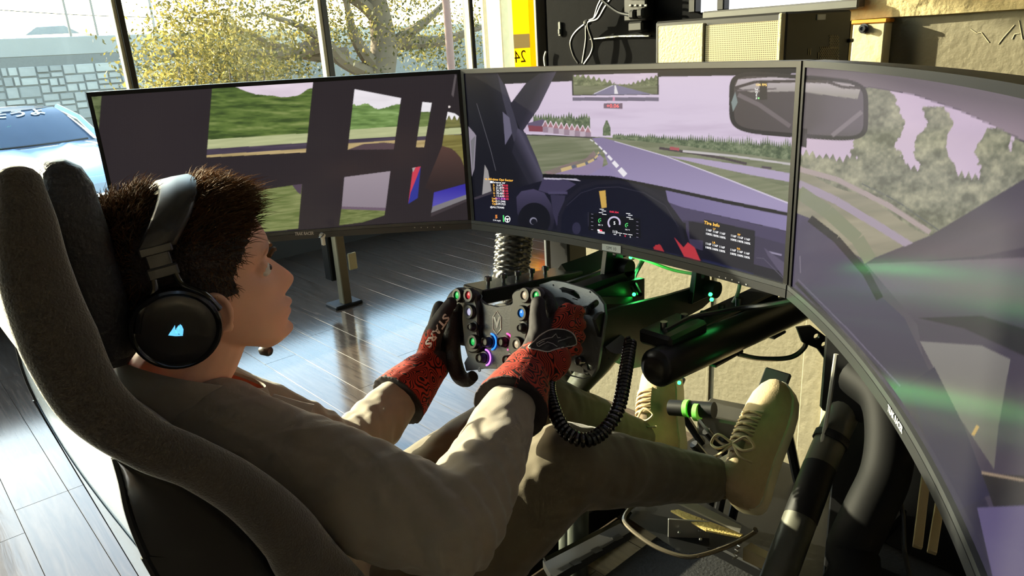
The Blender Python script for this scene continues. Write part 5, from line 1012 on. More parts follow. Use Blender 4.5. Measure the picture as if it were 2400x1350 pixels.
# heel tray with bent rod and plates
ht = thing('heel_tray', 'black heel tray with a bent rod edge and sunlit gold plate beneath the shoe', 'heel tray', (.35, -.12, .2))
def zt_(x, y, z): return onz(x, y, z)
ZT = .27
rod = catmull([zt_(1500, 1172, ZT), zt_(1466, 1205, ZT), zt_(1470, 1232, ZT), zt_(1530, 1278, ZT), zt_(1600, 1304, ZT), zt_(1650, 1300, ZT), zt_(1720, 1275, ZT), zt_(1768, 1248, ZT), zt_(1770, 1240, ZT + .02)], 6)
b = MB(); b.tube(rod, .0045, 8); b.build('bent_rod', mat('worn_rod', (92, 84, 70), .35, .5), ht)
b = MB(); b.add([zt_(x, y, ZT - .01) for x, y in ((1500, 1172), (1474, 1215), (1600, 1298), (1660, 1292), (1768, 1246), (1640, 1170))], [(0, 1, 2, 3, 4, 5)]); b.build('tray_sheet', M['blackmetal'], ht, 0)
gold = mat('gold_grit_plate', (176, 158, 96), .6, .2, var=.35, scale=140, bump=.4, bscale=200)
def slab(name, L, z, th, m, par): b = MB(); A = [zt_(x, y, z) for x, y in L]; b.add(A + [a - V(0, 0, th) for a in A], [tuple(range(len(A))), tuple(range(2 * len(A) - 1, len(A) - 1, -1))] + [(i, (i + 1) % len(A), len(A) + (i + 1) % len(A), len(A) + i) for i in range(len(A))]); return b.build(name, m, par, 0)
slab('gold_plate', [(1572, 1196), (1590, 1194), (1742, 1252), (1734, 1258), (1655, 1242)], ZT + .03, .004, gold, ht)
slab('step_plate', [(1580, 1174), (1618, 1172), (1738, 1232), (1734, 1246)], ZT + .045, .004, mat('grey_step', (98, 96, 88), .5, .3), ht)
q = zt_(1612, 1232, ZT + .02); Rb_ = frame(V(.55, -.83, 0), V(.83, .55, 0)); b = MB(); b.box(zt_(1614, 1240, ZT + .01), (.085, .045, .004), R=np.array([nrm(V(.75, .66, -.05)), V(0, 0, 1), nrm(np.cross(V(.75, .66, 0), V(0, 0, 1)))]).T, bev=.001); b.build('silver_bracket', mat('brushed_silver', (176, 176, 170), .35, .7), ht, 0)
for x, y in ((1592, 1225), (1592, 1248), (1640, 1244), (1642, 1264)): b = MB(); b.ball(zt_(x, y, ZT + .012), .0035, 8); b.build('rivet', M['chrome'], ht)
b = MB(); b.tube([zt_(1722 + 1.5 * k + (5 if k % 2 else -5), 1310 - 5.5 * k, ZT - .01) for k in range(10)], .002, 5); b.build('return_spring', M['steel'], ht)
slab('corner_bracket', [(1742, 1284), (1760, 1272), (1826, 1306), (1818, 1320)], ZT - .02, .03, mat('tan_bracket', (140, 126, 96), .5, .2), ht)
# seat rails with slots
sr = thing('seat_rail', 'black slotted seat slider rail beside the driver hip', 'seat rail', tuple(zt_(1360, 1300, .2)))
slab('channel', [(1272, 1314), (1400, 1242), (1452, 1224), (1478, 1246), (1300, 1352), (1290, 1345)], .22, .02, mat('rail_dark', (46, 46, 46), .4, .4), sr)
b = MB(); b.tube([zt_(1276, 1312, .235), zt_(1452, 1222, .235)], .006, 4); b.build('flange', M['blackmetal'], sr)
for x, y in ((1348, 1316), (1398, 1287), (1446, 1258)): slab('slot', [(x - 14, y + 2), (x + 4, y - 8), (x + 16, y + 2), (x - 2, y + 10)], .2212, .001, M['rubber'], sr)
# things standing against the wall at the right
for k, (a_, b__, c_, d_, lb_) in enumerate(((2172, 1100, 2152, 1268, 'pale slat standing in for a sunlit slot under the nearest screen, nearer the tube'), (2208, 1145, 2186, 1282, 'pale slat standing in for a sunlit slot under the nearest screen, beside the chin edge'))):
    pa_, pb_ = at(a_, b__, 1.12), at(c_, d_, 1.05); b = MB(); d__ = nrm(pb_ - pa_); b.box((pa_ + pb_) / 2 - d__ * .02, (.012, .009, np.linalg.norm(pb_ - pa_) + .06), R=frame(d__, V(1, .6, 0)), bev=.001); tag(b.build('sunlit_slot', mat('sunlit_slot_%d' % k, (176, 160, 122), .6)), lb_, 'slat')  # stand-ins for sunlit slots, the sunlight is in their pale colour
q = at(2041, 1070, 1.25); b = MB(); b.lathe(q, V(0, 0, 1), [(-.02, .007), (.006, .008), (.02, .006), (.026, .003), (.028, 0)], 12); tag(b.build('white_connector', M['white']), 'small white cable connector between the two rig tubes', 'connector')
cable([at(2095, 1130, 1.0), at(2115, 1200, .98), at(2120, 1290, .97), at(2135, 1360, .97)], .003, M['cable'], 'thin black cable hanging behind the thick glossy rig tube')

cbx0 = ony(1957, 900, .64)[0]; cb = thing('black_cabinet', 'low black cabinet against the wall behind the right-hand rig tubes', 'cabinet', (cbx0 + .45, .7, 0))
b = MB(); b.box((cbx0 + .45, .70, .41), (.9, .13, .82), bev=.004); b.build('carcass', M['black'], cb, 0)
for k in (0, 1): b = MB(); b.box((cbx0 + .23 + .44 * k, .63, .41), (.43, .016, .78), bev=.003); d_o = b.build('door', M['blackmetal'], cb, 0); b = MB(); b.box((cbx0 + (.42 if k == 0 else .49), .617, .5), (.012, .014, .1), bev=.003); b.build('handle', M['darkgrey'], d_o, 0)

b = MB(); b.box((.62, .02, .006), (1.35, 1.24, .010), bev=.003); tag(b.build('floor_mat', mat('black_rubber_mat', (14, 14, 14), .8, bump=.3, bscale=150), None, 0), 'black rubber mat on the floor under the rig tubes and pedals', 'mat')

xa, xb_ = ony(1880, 880, YB - .02)[0], ony(1958, 880, YB - .02)[0]
b = MB(); b.box(((xa + xb_) / 2, YB - .012, .5), (xb_ - xa, .024, 1.0), bev=.003); struct(b.build('trim_2', mat('painted_pilaster', (120, 113, 92), .75, bump=.3, bscale=40), None, 0))
b = MB(); b.box((ony(1660, 900, YB)[0], YB - .003, .45), (.010, .006, .9), bev=.001); struct(b.build('trim_3', M['beige'], None, 0))
# ================================================================ bucket seat
M['fabric'] = mat('seat_fabric', (82, 74, 64), .9, var=.2, scale=300, bump=.3, bscale=500, sheen=.9, spec=.15); M['vinyl'] = mat('seat_vinyl', (60, 58, 57), .5, bump=.35, bscale=160); M['shell_b'] = mat('shell_gloss_black', (22, 23, 22), .22, coat=.5); M['shell_p'] = mat('shell_sky_tint', (168, 184, 204), .16, coat=.6, var=.06, scale=4)
CX = -.02
RIM = [((46, 432), .200, 50, .55), ((60, 520), .208, 66, .55), ((84, 650), .218, 78, .5), ((140, 800), .235, 84, .5), ((216, 940), .250, 74, .5), ((340, 1036), .262, 62, .55), ((460, 1088), .268, 58, .6), ((575, 1156), .272, 62, .6), ((672, 1246), .276, 70, .6), ((744, 1345), .280, 76, .6)]
rp = []; rr = []; ra_ = []
for (q, X_, hw_, a_) in RIM: p = onx(q[0], q[1], X_); rp.append(p); rr.append(hw_ * pj(p)[2] / FPX); ra_.append(a_)
for p, r_, a_ in ((V(.285, -.70, .49), .05, .7), (V(.285, -.62, .40), .048, .8), (V(.28, -.50, .34), .044, .85), (V(.27, -.38, .31), .04, .9)): rp.append(p); rr.append(r_); ra_.append(a_)
rp = np.array(rp); RS = catmull(rp, 8); tt = np.linspace(0, 1, len(rp)); ts = np.linspace(0, 1, len(RS)); RR = np.interp(ts, tt, rr); RA = np.interp(ts, tt, ra_)
def caps(P, R_, A_):       # rounded ends
    d0 = nrm(P[0] - P[1]); d1 = nrm(P[-1] - P[-2]); P2 = [P[0] + d0 * R_[0] * f for f in (.85, .7, .4)] + list(P) + [P[-1] + d1 * R_[-1] * f for f in (.4, .7, .85)]
    return np.array(P2), np.concatenate([[R_[0] * .3, R_[0] * .65, R_[0] * .92], R_, [R_[-1] * .92, R_[-1] * .65, R_[-1] * .3]]), np.concatenate([[A_[0]] * 3, A_, [A_[-1]] * 3])
mir = lambda P: np.asarray(P) * V(-1, 1, 1) + V(2 * CX, 0, 0)
def make_seat():
    t = thing('bucket_seat', 'black fabric bucket seat with tall head wings that the driver sits in', 'seat', (CX, -.7, .16))
    P, R_, A_ = caps(RS, RR, RA)
    for k in (0, 1): b = MB(); b.tube(P if k == 0 else mir(P), R_, 20, asp=A_, upv=(1, 0, 0)); b.build('side_bolster', M['fabric'], t)
    # back panel between the wings
    nS = len(RS); idx = list(range(4, nS - 26, 2)); F = []; B = []
    for i in idx:
        p = RS[i]; tn = nrm(RS[min(i + 1, nS - 1)] - RS[i - 1]); back = nrm(V(0, -1, 0) - tn * (V(0, -1, 0) @ tn)) if abs(tn[1]) < .97 else V(0, 0, -1)
        rowf = []; rowb = []
        for s in np.linspace(-1, 1, 21):
            x = CX + s * (p[0] - CX) * .96; q = V(x, p[1], p[2]) + back * (-.01 + .012 * (1 - s * s) ** .8); rowf.append(q); rowb.append(q + back * .02)
        F.append(rowf); B.append(rowb)
    G = np.array([f + bk_[::-1] for f, bk_ in zip(F, B)]); b = MB(); b.grid(G, wrap=True); n_ = G.shape[1]; b.f += [tuple(range(n_)), tuple((len(G) - 1) * n_ + j for j in range(n_ - 1, -1, -1))]; b.m += [0, 0]; b.build('back_panel', M['fabric'], t)
    # cushion
    b = MB(); rows = []
    for i, (y_, z_) in enumerate(((-.78, .30), (-.70, .265), (-.58, .255), (-.48, .27), (-.40, .28), (-.37, .27), (-.38, .23))): rows.append([V(CX + s * .20, y_, z_ + .02 * s * s) for s in np.linspace(-1, 1, 13)] + [V(CX + s * .195, y_ + .01, .20) for s in np.linspace(1, -1, 13)])
    b.grid(np.array(rows), wrap=True); n_ = 26; b.f += [tuple(range(n_)), tuple(6 * n_ + j for j in range(n_ - 1, -1, -1))]; b.m += [0, 0]; b.build('cushion', M['fabric'], t)
    # headrest pad
    hc = onx(186, 600, CX + .01); b = MB(); rows = []
    for z_, hy, hx in ((-.135, .016, .03), (-.12, .026, .048), (-.06, .031, .058), (.03, .032, .062), (.085, .030, .060), (.104, .024, .052), (.113, .012, .036)):
        rows.append([hc + V(hx * math.copysign(abs(math.cos(a)) ** .6, math.cos(a)), hy * math.copysign(abs(math.sin(a)) ** .6, math.sin(a)) - .12 * z_ * .4, z_) for a in np.linspace(0, 2 * math.pi, 28, endpoint=False)])
    b.grid(np.array(rows), wrap=True); b.f += [tuple(range(28)), tuple(6 * 28 + j for j in range(27, -1, -1))]; b.m += [0, 0]; b.build('headrest_pad', M['vinyl'], t)
    # glossy shell: dark flank, and a back with the sky's reflection painted into its colour
    up_ = [onx(*q, .262) for q in ((262, 1066), (330, 1100), (420, 1130), (500, 1178), (600, 1255), (680, 1340))] + [V(.27, -.72, .42)]
    lo_ = [onx(*q, .235) for q in ((276, 1082), (286, 1130), (298, 1190), (318, 1250), (345, 1310), (375, 1370))] + [V(.23, -.86, .36)]
    for k in (0, 1):
        A = [mir(x) if k else x for x in up_]; Bq = [mir(x) if k else x for x in lo_]; A = catmull(A, 3); Bq = catmull(Bq, 3)
        b = MB(); b.grid(np.array([[a + (c - a) * s + V((.012 * math.sin(math.pi * s)) * (-1 if k else 1), 0, 0) for s in np.linspace(0, 1, 7)] for a, c in zip(A, Bq)])); b.build('shell_flank', M['shell_b'], t)
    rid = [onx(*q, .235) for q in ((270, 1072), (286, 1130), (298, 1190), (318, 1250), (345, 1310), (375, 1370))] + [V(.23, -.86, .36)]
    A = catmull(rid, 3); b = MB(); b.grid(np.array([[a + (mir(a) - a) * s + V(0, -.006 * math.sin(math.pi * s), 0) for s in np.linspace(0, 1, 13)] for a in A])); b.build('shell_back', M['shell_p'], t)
    b = MB(); b.tube(A, .004, 6); b.build('shell_flange', M['darkgrey'], t); b = MB(); b.tube([mir(x) for x in A], .004, 6); b.build('shell_flange', M['darkgrey'], t)
    b = MB(); b.tube(catmull([mir(x) + V(0, .03, .03) for x in (at(205, 772, 1.1), at(260, 800, 1.1), at(328, 868, 1.1))], 5) if False else catmull([at(203, 770, 1.14), at(262, 808, 1.14), at(328, 868, 1.14)], 5), .0016, 5); b.build('piping', mat('piping_grey', (150, 145, 132), .8), t)
    for X in (-.21, .17): b = MB(); b.box((X, -.52, .15), (.03, .5, .11), bev=.004); b.build('side_mount', M['blackmetal'], t, 0)
    return t
seat = make_seat()
# ================================================================ driver
M['skin'] = mat('skin', (234, 180, 152), .5, var=.06, scale=40, sub=.12, bump=.04, bscale=500); M['shirt'] = mat('shirt_cloth', (150, 140, 126), .85, var=.07, scale=60, bump=.15, bscale=900, sheen=.3, spec=.2); M['pants'] = mat('trouser_cloth', (100, 91, 74), .85, var=.08, scale=40, bump=.15, bscale=800, sheen=.25, spec=.2)
M['hair'] = transl('brown_hair', (128, 94, 58), .45); M['hairbase'] = mat('hair_base', (58, 46, 38), .75, var=.3, scale=200, bump=.6, bscale=320)
HS = .985; ZS = .90; HO = at(470, 670, .975); psi = math.radians(14); tilt = math.radians(6)
hf = V(math.sin(psi) * math.cos(tilt), math.cos(psi) * math.cos(tilt), math.sin(tilt)); hr = V(math.cos(psi), -math.sin(psi), 0); hu = np.cross(hr, hf); HRm = np.array([hr, hf, hu]).T
def hp(x, y, z): return HO + HRm @ (V(x, y, z * ZS) * HS)
def hplane(px, py, x): q = phit(px, py, HO + hr * x * HS, hr) - HO; return (HRm.T @ q) / HS / V(1, 1, ZS)
_z = [-.120, -.115, -.104, -.092, -.080, -.070, -.060, -.048, -.035, -.015, .000, .015, .032, .050, .075, .098, .118, .130, .137]
_f = [.066, .084, .099, .097, .099, .103, .105, .099, .096, .094, .092, .090, .099, .100, .094, .080, .055, .026, -.005]
_b = [.058, .050, .032, .008, -.022, -.050, -.072, -.088, -.096, -.107, -.114, -.120, -.125, -.127, -.123, -.110, -.086, -.054, -.014]
_w = [.018, .030, .044, .052, .057, .060, .063, .066, .068, .071, .072, .0735, .076, .077, .075, .067, .051, .030, .004]
_nz = [-.05, -.044, -.036, -.028, -.02, -.008, .004, .014, .024]; _nn = [0, .010, .021, .0265, .025, .019, .012, .006, 0]
def head_pt(a, z, off=0., nose=True):
    f, bb, w_ = np.interp(z, _z, _f), np.interp(z, _z, _b), np.interp(z, _z, _w); yc = (f + bb) / 2 - .006; ca, sa = math.cos(a), math.sin(a)
    x = (w_ + off) * math.copysign(abs(ca) ** .88, ca) * (1 - .10 * max(sa, 0) ** 2); y = yc + ((f - yc) if sa > 0 else (yc - bb)) * math.copysign(abs(sa) ** .92, sa) + off * sa
    if sa > 0 and nose:
        N = np.interp(z, _nz, _nn); wn = np.interp(z, [-.04, -.02, .02], [.0145, .012, .007]); y += N * math.exp(-(x / wn) ** 2)
        y -= .010 * math.exp(-((abs(x) - .031) / .014) ** 2 - ((z - .010) / .011) ** 2); y += .004 * math.exp(-((abs(x) - .045) / .018) ** 2 - ((z + .012) / .016) ** 2)
        y += (.006 * math.exp(-((z + .061) / .005) ** 2) + .005 * math.exp(-((z + .076) / .005) ** 2) - .005 * math.exp(-((z + .0685) / .0025) ** 2) + .004 * math.exp(-((z + .104) / .009) ** 2) - .003 * math.exp(-((z + .088) / .005) ** 2)) * math.exp(-(x / .024) ** 2)
    return x, y, z
zs_ = np.concatenate([np.linspace(-.120, .03, 64), np.linspace(.035, .137, 26)]); an = np.sort(np.concatenate([np.linspace(0, 2 * math.pi, 60, endpoint=False), math.pi / 2 + np.linspace(-.5, .5, 31)]))
hb = MB(); hb.grid([[hp(*head_pt(a, z)) for a in an] for z in zs_], wrap=True); n_ = len(an); hb.f += [tuple(range(n_)), tuple((len(zs_) - 1) * n_ + j for j in range(n_))]; hb.m += [0, 0]
# ears
for s in (1, -1):
    e_ = hplane(533, 748, .078) if s > 0 else V(-.078, eR[1], eR[2]); eR = e_; ex, ey, ez = s * .072, e_[1] - .010, e_[2] + .012
    Re = HRm @ rz(-s * .35); hb.ball(hp(ex + s * .001, ey, ez), (.0055, .016, .026), 14, R=Re); hb.tube([hp(ex + s * .009, ey + .016 * math.cos(t), ez + .002 + .027 * math.sin(t)) for t in np.linspace(0, 2 * math.pi, 22)[:-1]], .0042, 8, closed=True); hb.ball(hp(ex + s * .005, ey + .008, ez - .022), (.005, .008, .010), 10, R=HRm); hb.ball(hp(ex + s * .005, ey + .016, ez), (.005, .005, .008), 10, R=HRm)
for s in (1, -1): hb.ball(hp(s * .030, .0765, .012), .0128, 14)
# joints
NB = V(-.028, -.825, .858)
shR, elR, wrR = at(712, 1095, .95), at(1068, 1238, .88), at(1238, 866, 1.19)
shL, elL, wrL = V(-.205, -.775, .785), at(815, 1066, 1.27), at(1012, 852, 1.45)
hipR, hipL = V(.085, -.70, .37), V(-.125, -.70, .37); knR, anR = at(1322, 1092, 1.15), at(1690, 1125, 1.47); knL, anL = at(1262, 955, 1.45), at(1520, 1040, 1.71)
heR, toR = at(1750, 1182, 1.44), at(1822, 912, 1.555); heL, toL = at(1572, 1060, 1.70), at(1545, 862, 1.80)
def lerp(a, b_, t): return a + (b_ - a) * t
def limb(b, pts, rad, n=14): P = catmull(pts, 6); R_ = np.interp(np.linspace(0, 1, len(P)), np.linspace(0, 1, len(rad)), rad); b.tube(P, R_, n); b.ball(P[0], R_[0], n); b.ball(P[-1], R_[-1], n)
SP = [V(CX, -.655, .36), V(CX, -.72, .48), V(CX, -.765, .58), V(CX, -.795, .68), V(CX, -.815, .75), V(CX - .004, -.825, .79)]; SX = [.165, .158, .160, .172, .165, .115]; SY = [.125, .118, .118, .122, .105, .07]
def torso(b, k=1., n=26):
    P = catmull(SP, 5); u = np.linspace(0, 1, len(P)); X_ = np.interp(u, np.linspace(0, 1, 6), SX) * k; Y_ = np.interp(u, np.linspace(0, 1, 6), SY) * k; b.tube(P, Y_, n, asp=X_ / Y_, upv=(1, 0, 0)); b.ball(P[0], (X_[0], Y_[0], .08), 20)
def clav(b, k=1.):
    for s in (shR, shL): b.tube([NB + V(0, .0, -.04), lerp(NB, s, .3) + V(0, -.005, -.012), lerp(NB, s, .6) + V(0, -.005, -.004), s], [.055 * k, .057 * k, .058 * k, .062 * k], 16); b.ball(s, .066 * k, 14)
# hands: one finger set per side, in the wheel's own directions
def hand_parts(s, wr, k=1.):
    """tubes of palm, fingers and thumb closed on the grip; s=+1 right, -1 left"""
    g = lambda a, c, l: wp(s * a, c, l)
    W4 = [.038, .016, -.006, -.027]; out = []
    mcp = [g(.172 - .002 * i, W4[i] + .002, .004 - .004 * i) for i in range(4)]
    for i in range(4):
        c = W4[i]; L = (1., 1.06, 1., .85)[i]
        pts = [mcp[i], g(.165, c, -.034 * L), g(.142, c - .002, -.050 * L), g(.118, c - .002, -.044 * L), g(.106, c - .002, -.026)]
        out.append((catmull(pts, 4), np.linspace(.0118, .0092, 17) * k * (1, 1, 1, .9)[i]))
        out.append((catmull([lerp(wr, mcp[i], .12), lerp(wr, mcp[i], .5) + NW * .006, mcp[i]], 5), np.array([.019, .020, .020, .019, .018, .017, .016, .0155, .015, .0145, .014]) * k))
    th = [lerp(wr, mcp[0], .25) + NW * .012] + ([g(.152, .002, .050), g(.143, .030, .044), g(.134, .053, .034)] if s > 0 else [g(.130, -.010, .052), g(.108, .024, .048), g(.096, .050, .036)])
    out.append((catmull(th, 5), np.interp(np.linspace(0, 1, 16), [0, .3, .6, 1], [.022, .020, .016, .0125]) * k))
    return out, mcp, th
def add_hand(b, s, wr, k=1., cuff=None):
    parts, mcp, th = hand_parts(s, wr, k)
    for P, R_ in parts: b.tube(P, R_, 10); b.ball(P[0], R_[0], 10); b.ball(P[-1], R_[-1], 10)
    c = (wr * .9 + sum(mcp) / 4 * 1.1) / 2; b.ball(c, (.020 * k, .034 * k, .040 * k), 14, R=np.array([nrm(np.cross(WW, nrm(sum(mcp) / 4 - wr))), WW, nrm(sum(mcp) / 4 - wr)]).T)
    return mcp, th
# ---- body (one continuous figure)
bb = MB(); bb.v, bb.f, bb.m = list(hb.v), list(hb.f), list(hb.m)
neck_top = hp(0, -.012, -.060); bb.tube(catmull([NB + V(0, .0, -.05), NB, lerp(NB, neck_top, .5) + hf * .008, neck_top], 5), np.interp(np.linspace(0, 1, 16), [0, .3, .7, 1], [.068, .061, .058, .060]), 20); bb.ball(neck_top, .056, 16); bb.ball(hp(0, .03, -.078), (.036, .04, .018), 12, R=HRm)
torso(bb, .88); clav(bb, .85)
for a, e, w_ in ((shR, elR, wrR), (shL, elL, wrL)): limb(bb, [a, lerp(a, e, .5), e], [.048, .044, .038]); limb(bb, [e, lerp(e, w_, .4), w_], [.038, .036, .026])
for h_, k_, a_ in ((hipR, knR, anR), (hipL, knL, anL)): limb(bb, [h_, lerp(h_, k_, .5), k_], [.075, .066, .05]); limb(bb, [k_, lerp(k_, a_, .35), a_], [.05, .05, .034])
for a_, h_, t_ in ((anR, heR, toR), (anL, heL, toL)): bb.tube([a_, lerp(h_, t_, .35), lerp(h_, t_, .75)], [.034, .03, .02], 10)
add_hand(bb, 1, wrR, .82); add_hand(bb, -1, wrL, .82)
me = remeshed(bb, .0027, 3); person = mesh_obj('person', me, M['skin'])
tag(person, 'driver in olive grey shirt and headset, both gloved hands on the steering wheel', 'person')
# eyes, brows
for s in (-1, 1):
    b = MB(); b.ball(hp(s * .030, .0795, .0085), .0112, 14); e = b.build('eye', mat('eye_white', (225, 218, 210), .3), person); b = MB(); b.ball(hp(s * .0305, .0865, .0085), (.0068, .0055, .0055), 10); b.build('iris', mat('iris_dark', (60, 44, 34), .2), e)
    b = MB(); b.tube(catmull([hp(s * .014, .1035, .028), hp(s * .030, .100, .0335), hp(s * .044, .090, .029)], 5), .0032, 6); b.build('eyebrow', M['hair'], person)
# ---- hair: base shell and strands
def hair_ok(x, y, z):
    if z > .085: return y < .078 - (z - .085) * .2
    if z > .03: return y < .042 + (z - .03) * .65
    if z > -.005: return y < .040
    if z > -.04: return y < .012 + (z + .005) * .2 if abs(x) > .05 else y < 0
    return y < -.03 and z > -.085
cR = hplane(414, 772, .118); tpB = hplane(416, 434, .0)
def band_y(z): k = np.clip((z - cR[2] - .1) / (tpB[2] - cR[2] - .1), 0, 1); return cR[1] + .006 + (tpB[1] - cR[1] - .006) * k
def hair_off(x, y, z): return (1 - .8 * math.exp(-((y - band_y(z)) / .024) ** 4)) * 1.0 * hair_off0(x, y, z)
def hair_off0(x, y, z): return .003 + .011 * np.clip((z - .02) / .07, 0, 1) * np.clip((.105 - y) / .05, .35, 1) + .005 * np.clip((z + .03) / .05, 0, 1)
b = MB(); an2 = np.linspace(0, 2 * math.pi, 80, endpoint=False); zh = np.linspace(-.09, .137, 56); ok = np.zeros((56, 80), bool); PT = np.zeros((56, 80, 3)); base_pts = []
for i, z in enumerate(zh):
    for j, a in enumerate(an2):
        x, y, _ = head_pt(a, z, 0, False); ok[i, j] = hair_ok(x, y, z); o_ = hair_off(x, y, z) + .002 * math.sin(a * 23 + z * 300) if ok[i, j] else -.004
        d_ = nrm(V(x, y + .006, max(z - .03, 0) * 1.1)); PT[i, j] = V(x, y, z) + d_ * o_
        if ok[i, j] and not (abs(y - band_y(z)) < .021 and z > -.02): base_pts.append((V(x, y, z) + d_ * (o_ - .004), d_, z, y))
fs = []
for i in range(55):
    for j in range(80):
        if ok[i, j] or ok[i + 1, j] or ok[i, (j + 1) % 80]: fs.append((i * 80 + j, i * 80 + (j + 1) % 80, (i + 1) * 80 + (j + 1) % 80, (i + 1) * 80 + j))
fs.append(tuple(55 * 80 + j for j in range(80))); b.add([hp(*q) for q in PT.reshape(-1, 3)], fs); hair = b.build('hair', M['hairbase'], person)
NSTR = 9000; sv = []; sf = []; pick = RNG.integers(0, len(base_pts), NSTR)
wts = np.array([2.2 if q[2] > .07 else (1. if q[2] > .0 else .8) for q in base_pts]); pick = RNG.choice(len(base_pts), NSTR, p=wts / wts.sum())
for q in pick:
    p, d_, z, y = base_pts[q]; top = np.clip((z - .03) / .07, 0, 1); L = (.009 + .017 * top) * RNG.uniform(.6, 1.35); L *= .6 if z < 0 else 1.
    r0 = p + RNG.normal(0, .0016, 3); dirn = nrm(d_ * (1.0 if top > .3 else .55) + V(0, .55 * top + (-.25 if y < -.05 else .05), (.25 * top if y < .03 else -.15 * top) - (.55 if top < .3 else 0)) + RNG.normal(0, .32, 3)); bend = V(RNG.normal(0, .35), .45 * top + RNG.normal(0, .3), -.55 * RNG.uniform(0, 1))
    P = [r0, r0 + dirn * L * .5, r0 + dirn * L * .85 + bend * L * .22, r0 + dirn * L * 1.05 + bend * L * .55]; sd = nrm(np.cross(dirn, RNG.normal(0, 1, 3))); sd2 = nrm(np.cross(dirn, sd)); wd = (.00062, .00055, .0004, .0001); o = len(sv)
    for pt, w_ in zip(P, wd):
        for c_, s_ in ((1, 0), (-.5, .87), (-.5, -.87)): sv.append(hp(*(pt + (sd * c_ + sd2 * s_) * w_)))
    for k in range(3):
        for m_ in range(3): sf.append((o + k * 3 + m_, o + k * 3 + (m_ + 1) % 3, o + (k + 1) * 3 + (m_ + 1) % 3, o + (k + 1) * 3 + m_))
b = MB(); b.v = [tuple(q) for q in sv]; b.f = sf; b.m = [0] * len(sf); ho = b.build('hair_strands', M['hair'], hair, 180, fix=False); ho['kind'] = 'stuff'
# ---- shirt
sb = MB(); torso(sb, 1.06); clav(sb, 1.08)
limb(sb, [shR, lerp(shR, elR, .5) + V(.01, 0, -.005), elR], [.072, .072, .060], 18); limb(sb, [elR, lerp(elR, wrR, .35), lerp(elR, wrR, .80)], [.060, .054, .041], 18)
limb(sb, [shL, lerp(shL, elL, .5), elL], [.07, .066, .056], 18); limb(sb, [elL, lerp(elL, wrL, .4), lerp(elL, wrL, .80)], [.055, .05, .040], 18)
me = remeshed(sb, .0045, 8); a = mesh_np(me); nr_ = normals_np(me)
def seg_dist(a, p, q): d = q - p; t = np.clip(((a - p) @ d) / (d @ d + 1e-9), 0, 1); return np.linalg.norm(a - (p + t[:, None] * d), axis=1), t
dE, _ = seg_dist(a, elR, elR); dE2, _ = seg_dist(a, elL, elL)
w1_ = fbm(a[:, 0] * 14 + a[:, 2] * 9, a[:, 1] * 16 - a[:, 2] * 12, 3, 3) - .5
_, tf_ = seg_dist(a, elR, wrR); _, tl_ = seg_dist(a, elL, wrL)
fold = np.exp(-(dE / .11) ** 2) * np.sin(a @ nrm(wrR - shR) * 210 + 3 * w1_) * .0032 + np.exp(-(dE2 / .10) ** 2) * np.sin(a @ nrm(wrL - shL) * 210 + 3 * w1_) * .0035
fold += np.abs(fbm(a[:, 0] * 22 - a[:, 2] * 6, a[:, 1] * 9 + a[:, 2] * 18, 9, 3) - .5) * -.014
set_np(me, a + nr_ * (w1_ * .010 + fold)[:, None]); mesh_obj('shirt', me, M['shirt'], person)
# collar: standing band round the neck
def collar_ring(h, grow):
    P = []
    for t in np.linspace(0, 2 * math.pi, 40, endpoint=False):
        cx, cy = math.sin(t), math.cos(t)      # cy=+1 front
        base_ = NB + V(.010, .018, .000) + V(cx * (.066 + grow), cy * (.074 + .022 * max(cy, 0) + grow), 0); base_[2] += -.040 * cy - .018 * max(cy, 0) ** 2 + h; P.append(base_)
    return P
b = MB(); b.grid(np.array([collar_ring(h, g_) for h, g_ in ((-.06, .004), (-.035, .008), (-.012, .008), (.006, .006), (.020, .004), (.022, .0025), (.020, .001), (.0, .002), (-.03, .006))]), wrap=True); cl = b.build('collar', M['shirt'], person)
b = MB(); b.grid(np.array([collar_ring(h, g_) for h, g_ in ((.017, .0005), (.0, .0), (-.02, .002))]), wrap=True); b.build('collar_lining', mat('coral_lining', (206, 104, 76), .8), cl)
q0 = at(655, 940, 1.0); q1 = at(735, 962, 1.0); fl_ = [at(640, 925, 1.0), at(705, 944, 1.02), at(735, 950, 1.03), at(728, 968, 1.02), at(716, 1000, .99), at(660, 985, .97), at(620, 950, .97)]
b = MB(); b.add(fl_ + [q + V(-.006, .004, -.002) for q in fl_], [tuple(range(7)), tuple(range(13, 6, -1))] + [(i, (i + 1) % 7, 7 + (i + 1) % 7, 7 + i) for i in range(7)]); b.build('collar_flap', M['shirt'], cl, 30)
# ---- trousers
tb_ = MB(); tb_.ball(V(CX, -.64, .37), (.175, .15, .11), 20)
limb(tb_, [hipR, lerp(hipR, knR, .5), knR], [.098, .088, .070], 18); limb(tb_, [knR, lerp(knR, anR, .4), lerp(knR, anR, .9)], [.069, .062, .048], 18)
limb(tb_, [hipL, lerp(hipL, knL, .5), knL], [.098, .088, .072], 18); limb(tb_, [knL, lerp(knL, anL, .4), lerp(knL, anL, .9)], [.070, .062, .048], 18)
me = remeshed(tb_, .005, 8); a = mesh_np(me); nr_ = normals_np(me); w1_ = fbm(a[:, 0] * 16 + a[:, 2] * 7, a[:, 1] * 12 - a[:, 2] * 10, 21, 3) - .5
dk = np.minimum(np.linalg.norm(a - knR, axis=1), np.linalg.norm(a - knL, axis=1)); fold = np.exp(-(dk / .12) ** 2) * np.sin(a[:, 1] * 90 + a[:, 2] * 60 + 14 * w1_) * .0016 - np.abs(fbm(a[:, 0] * 18, a[:, 1] * 10 + a[:, 2] * 16, 33, 3) - .5) * .012
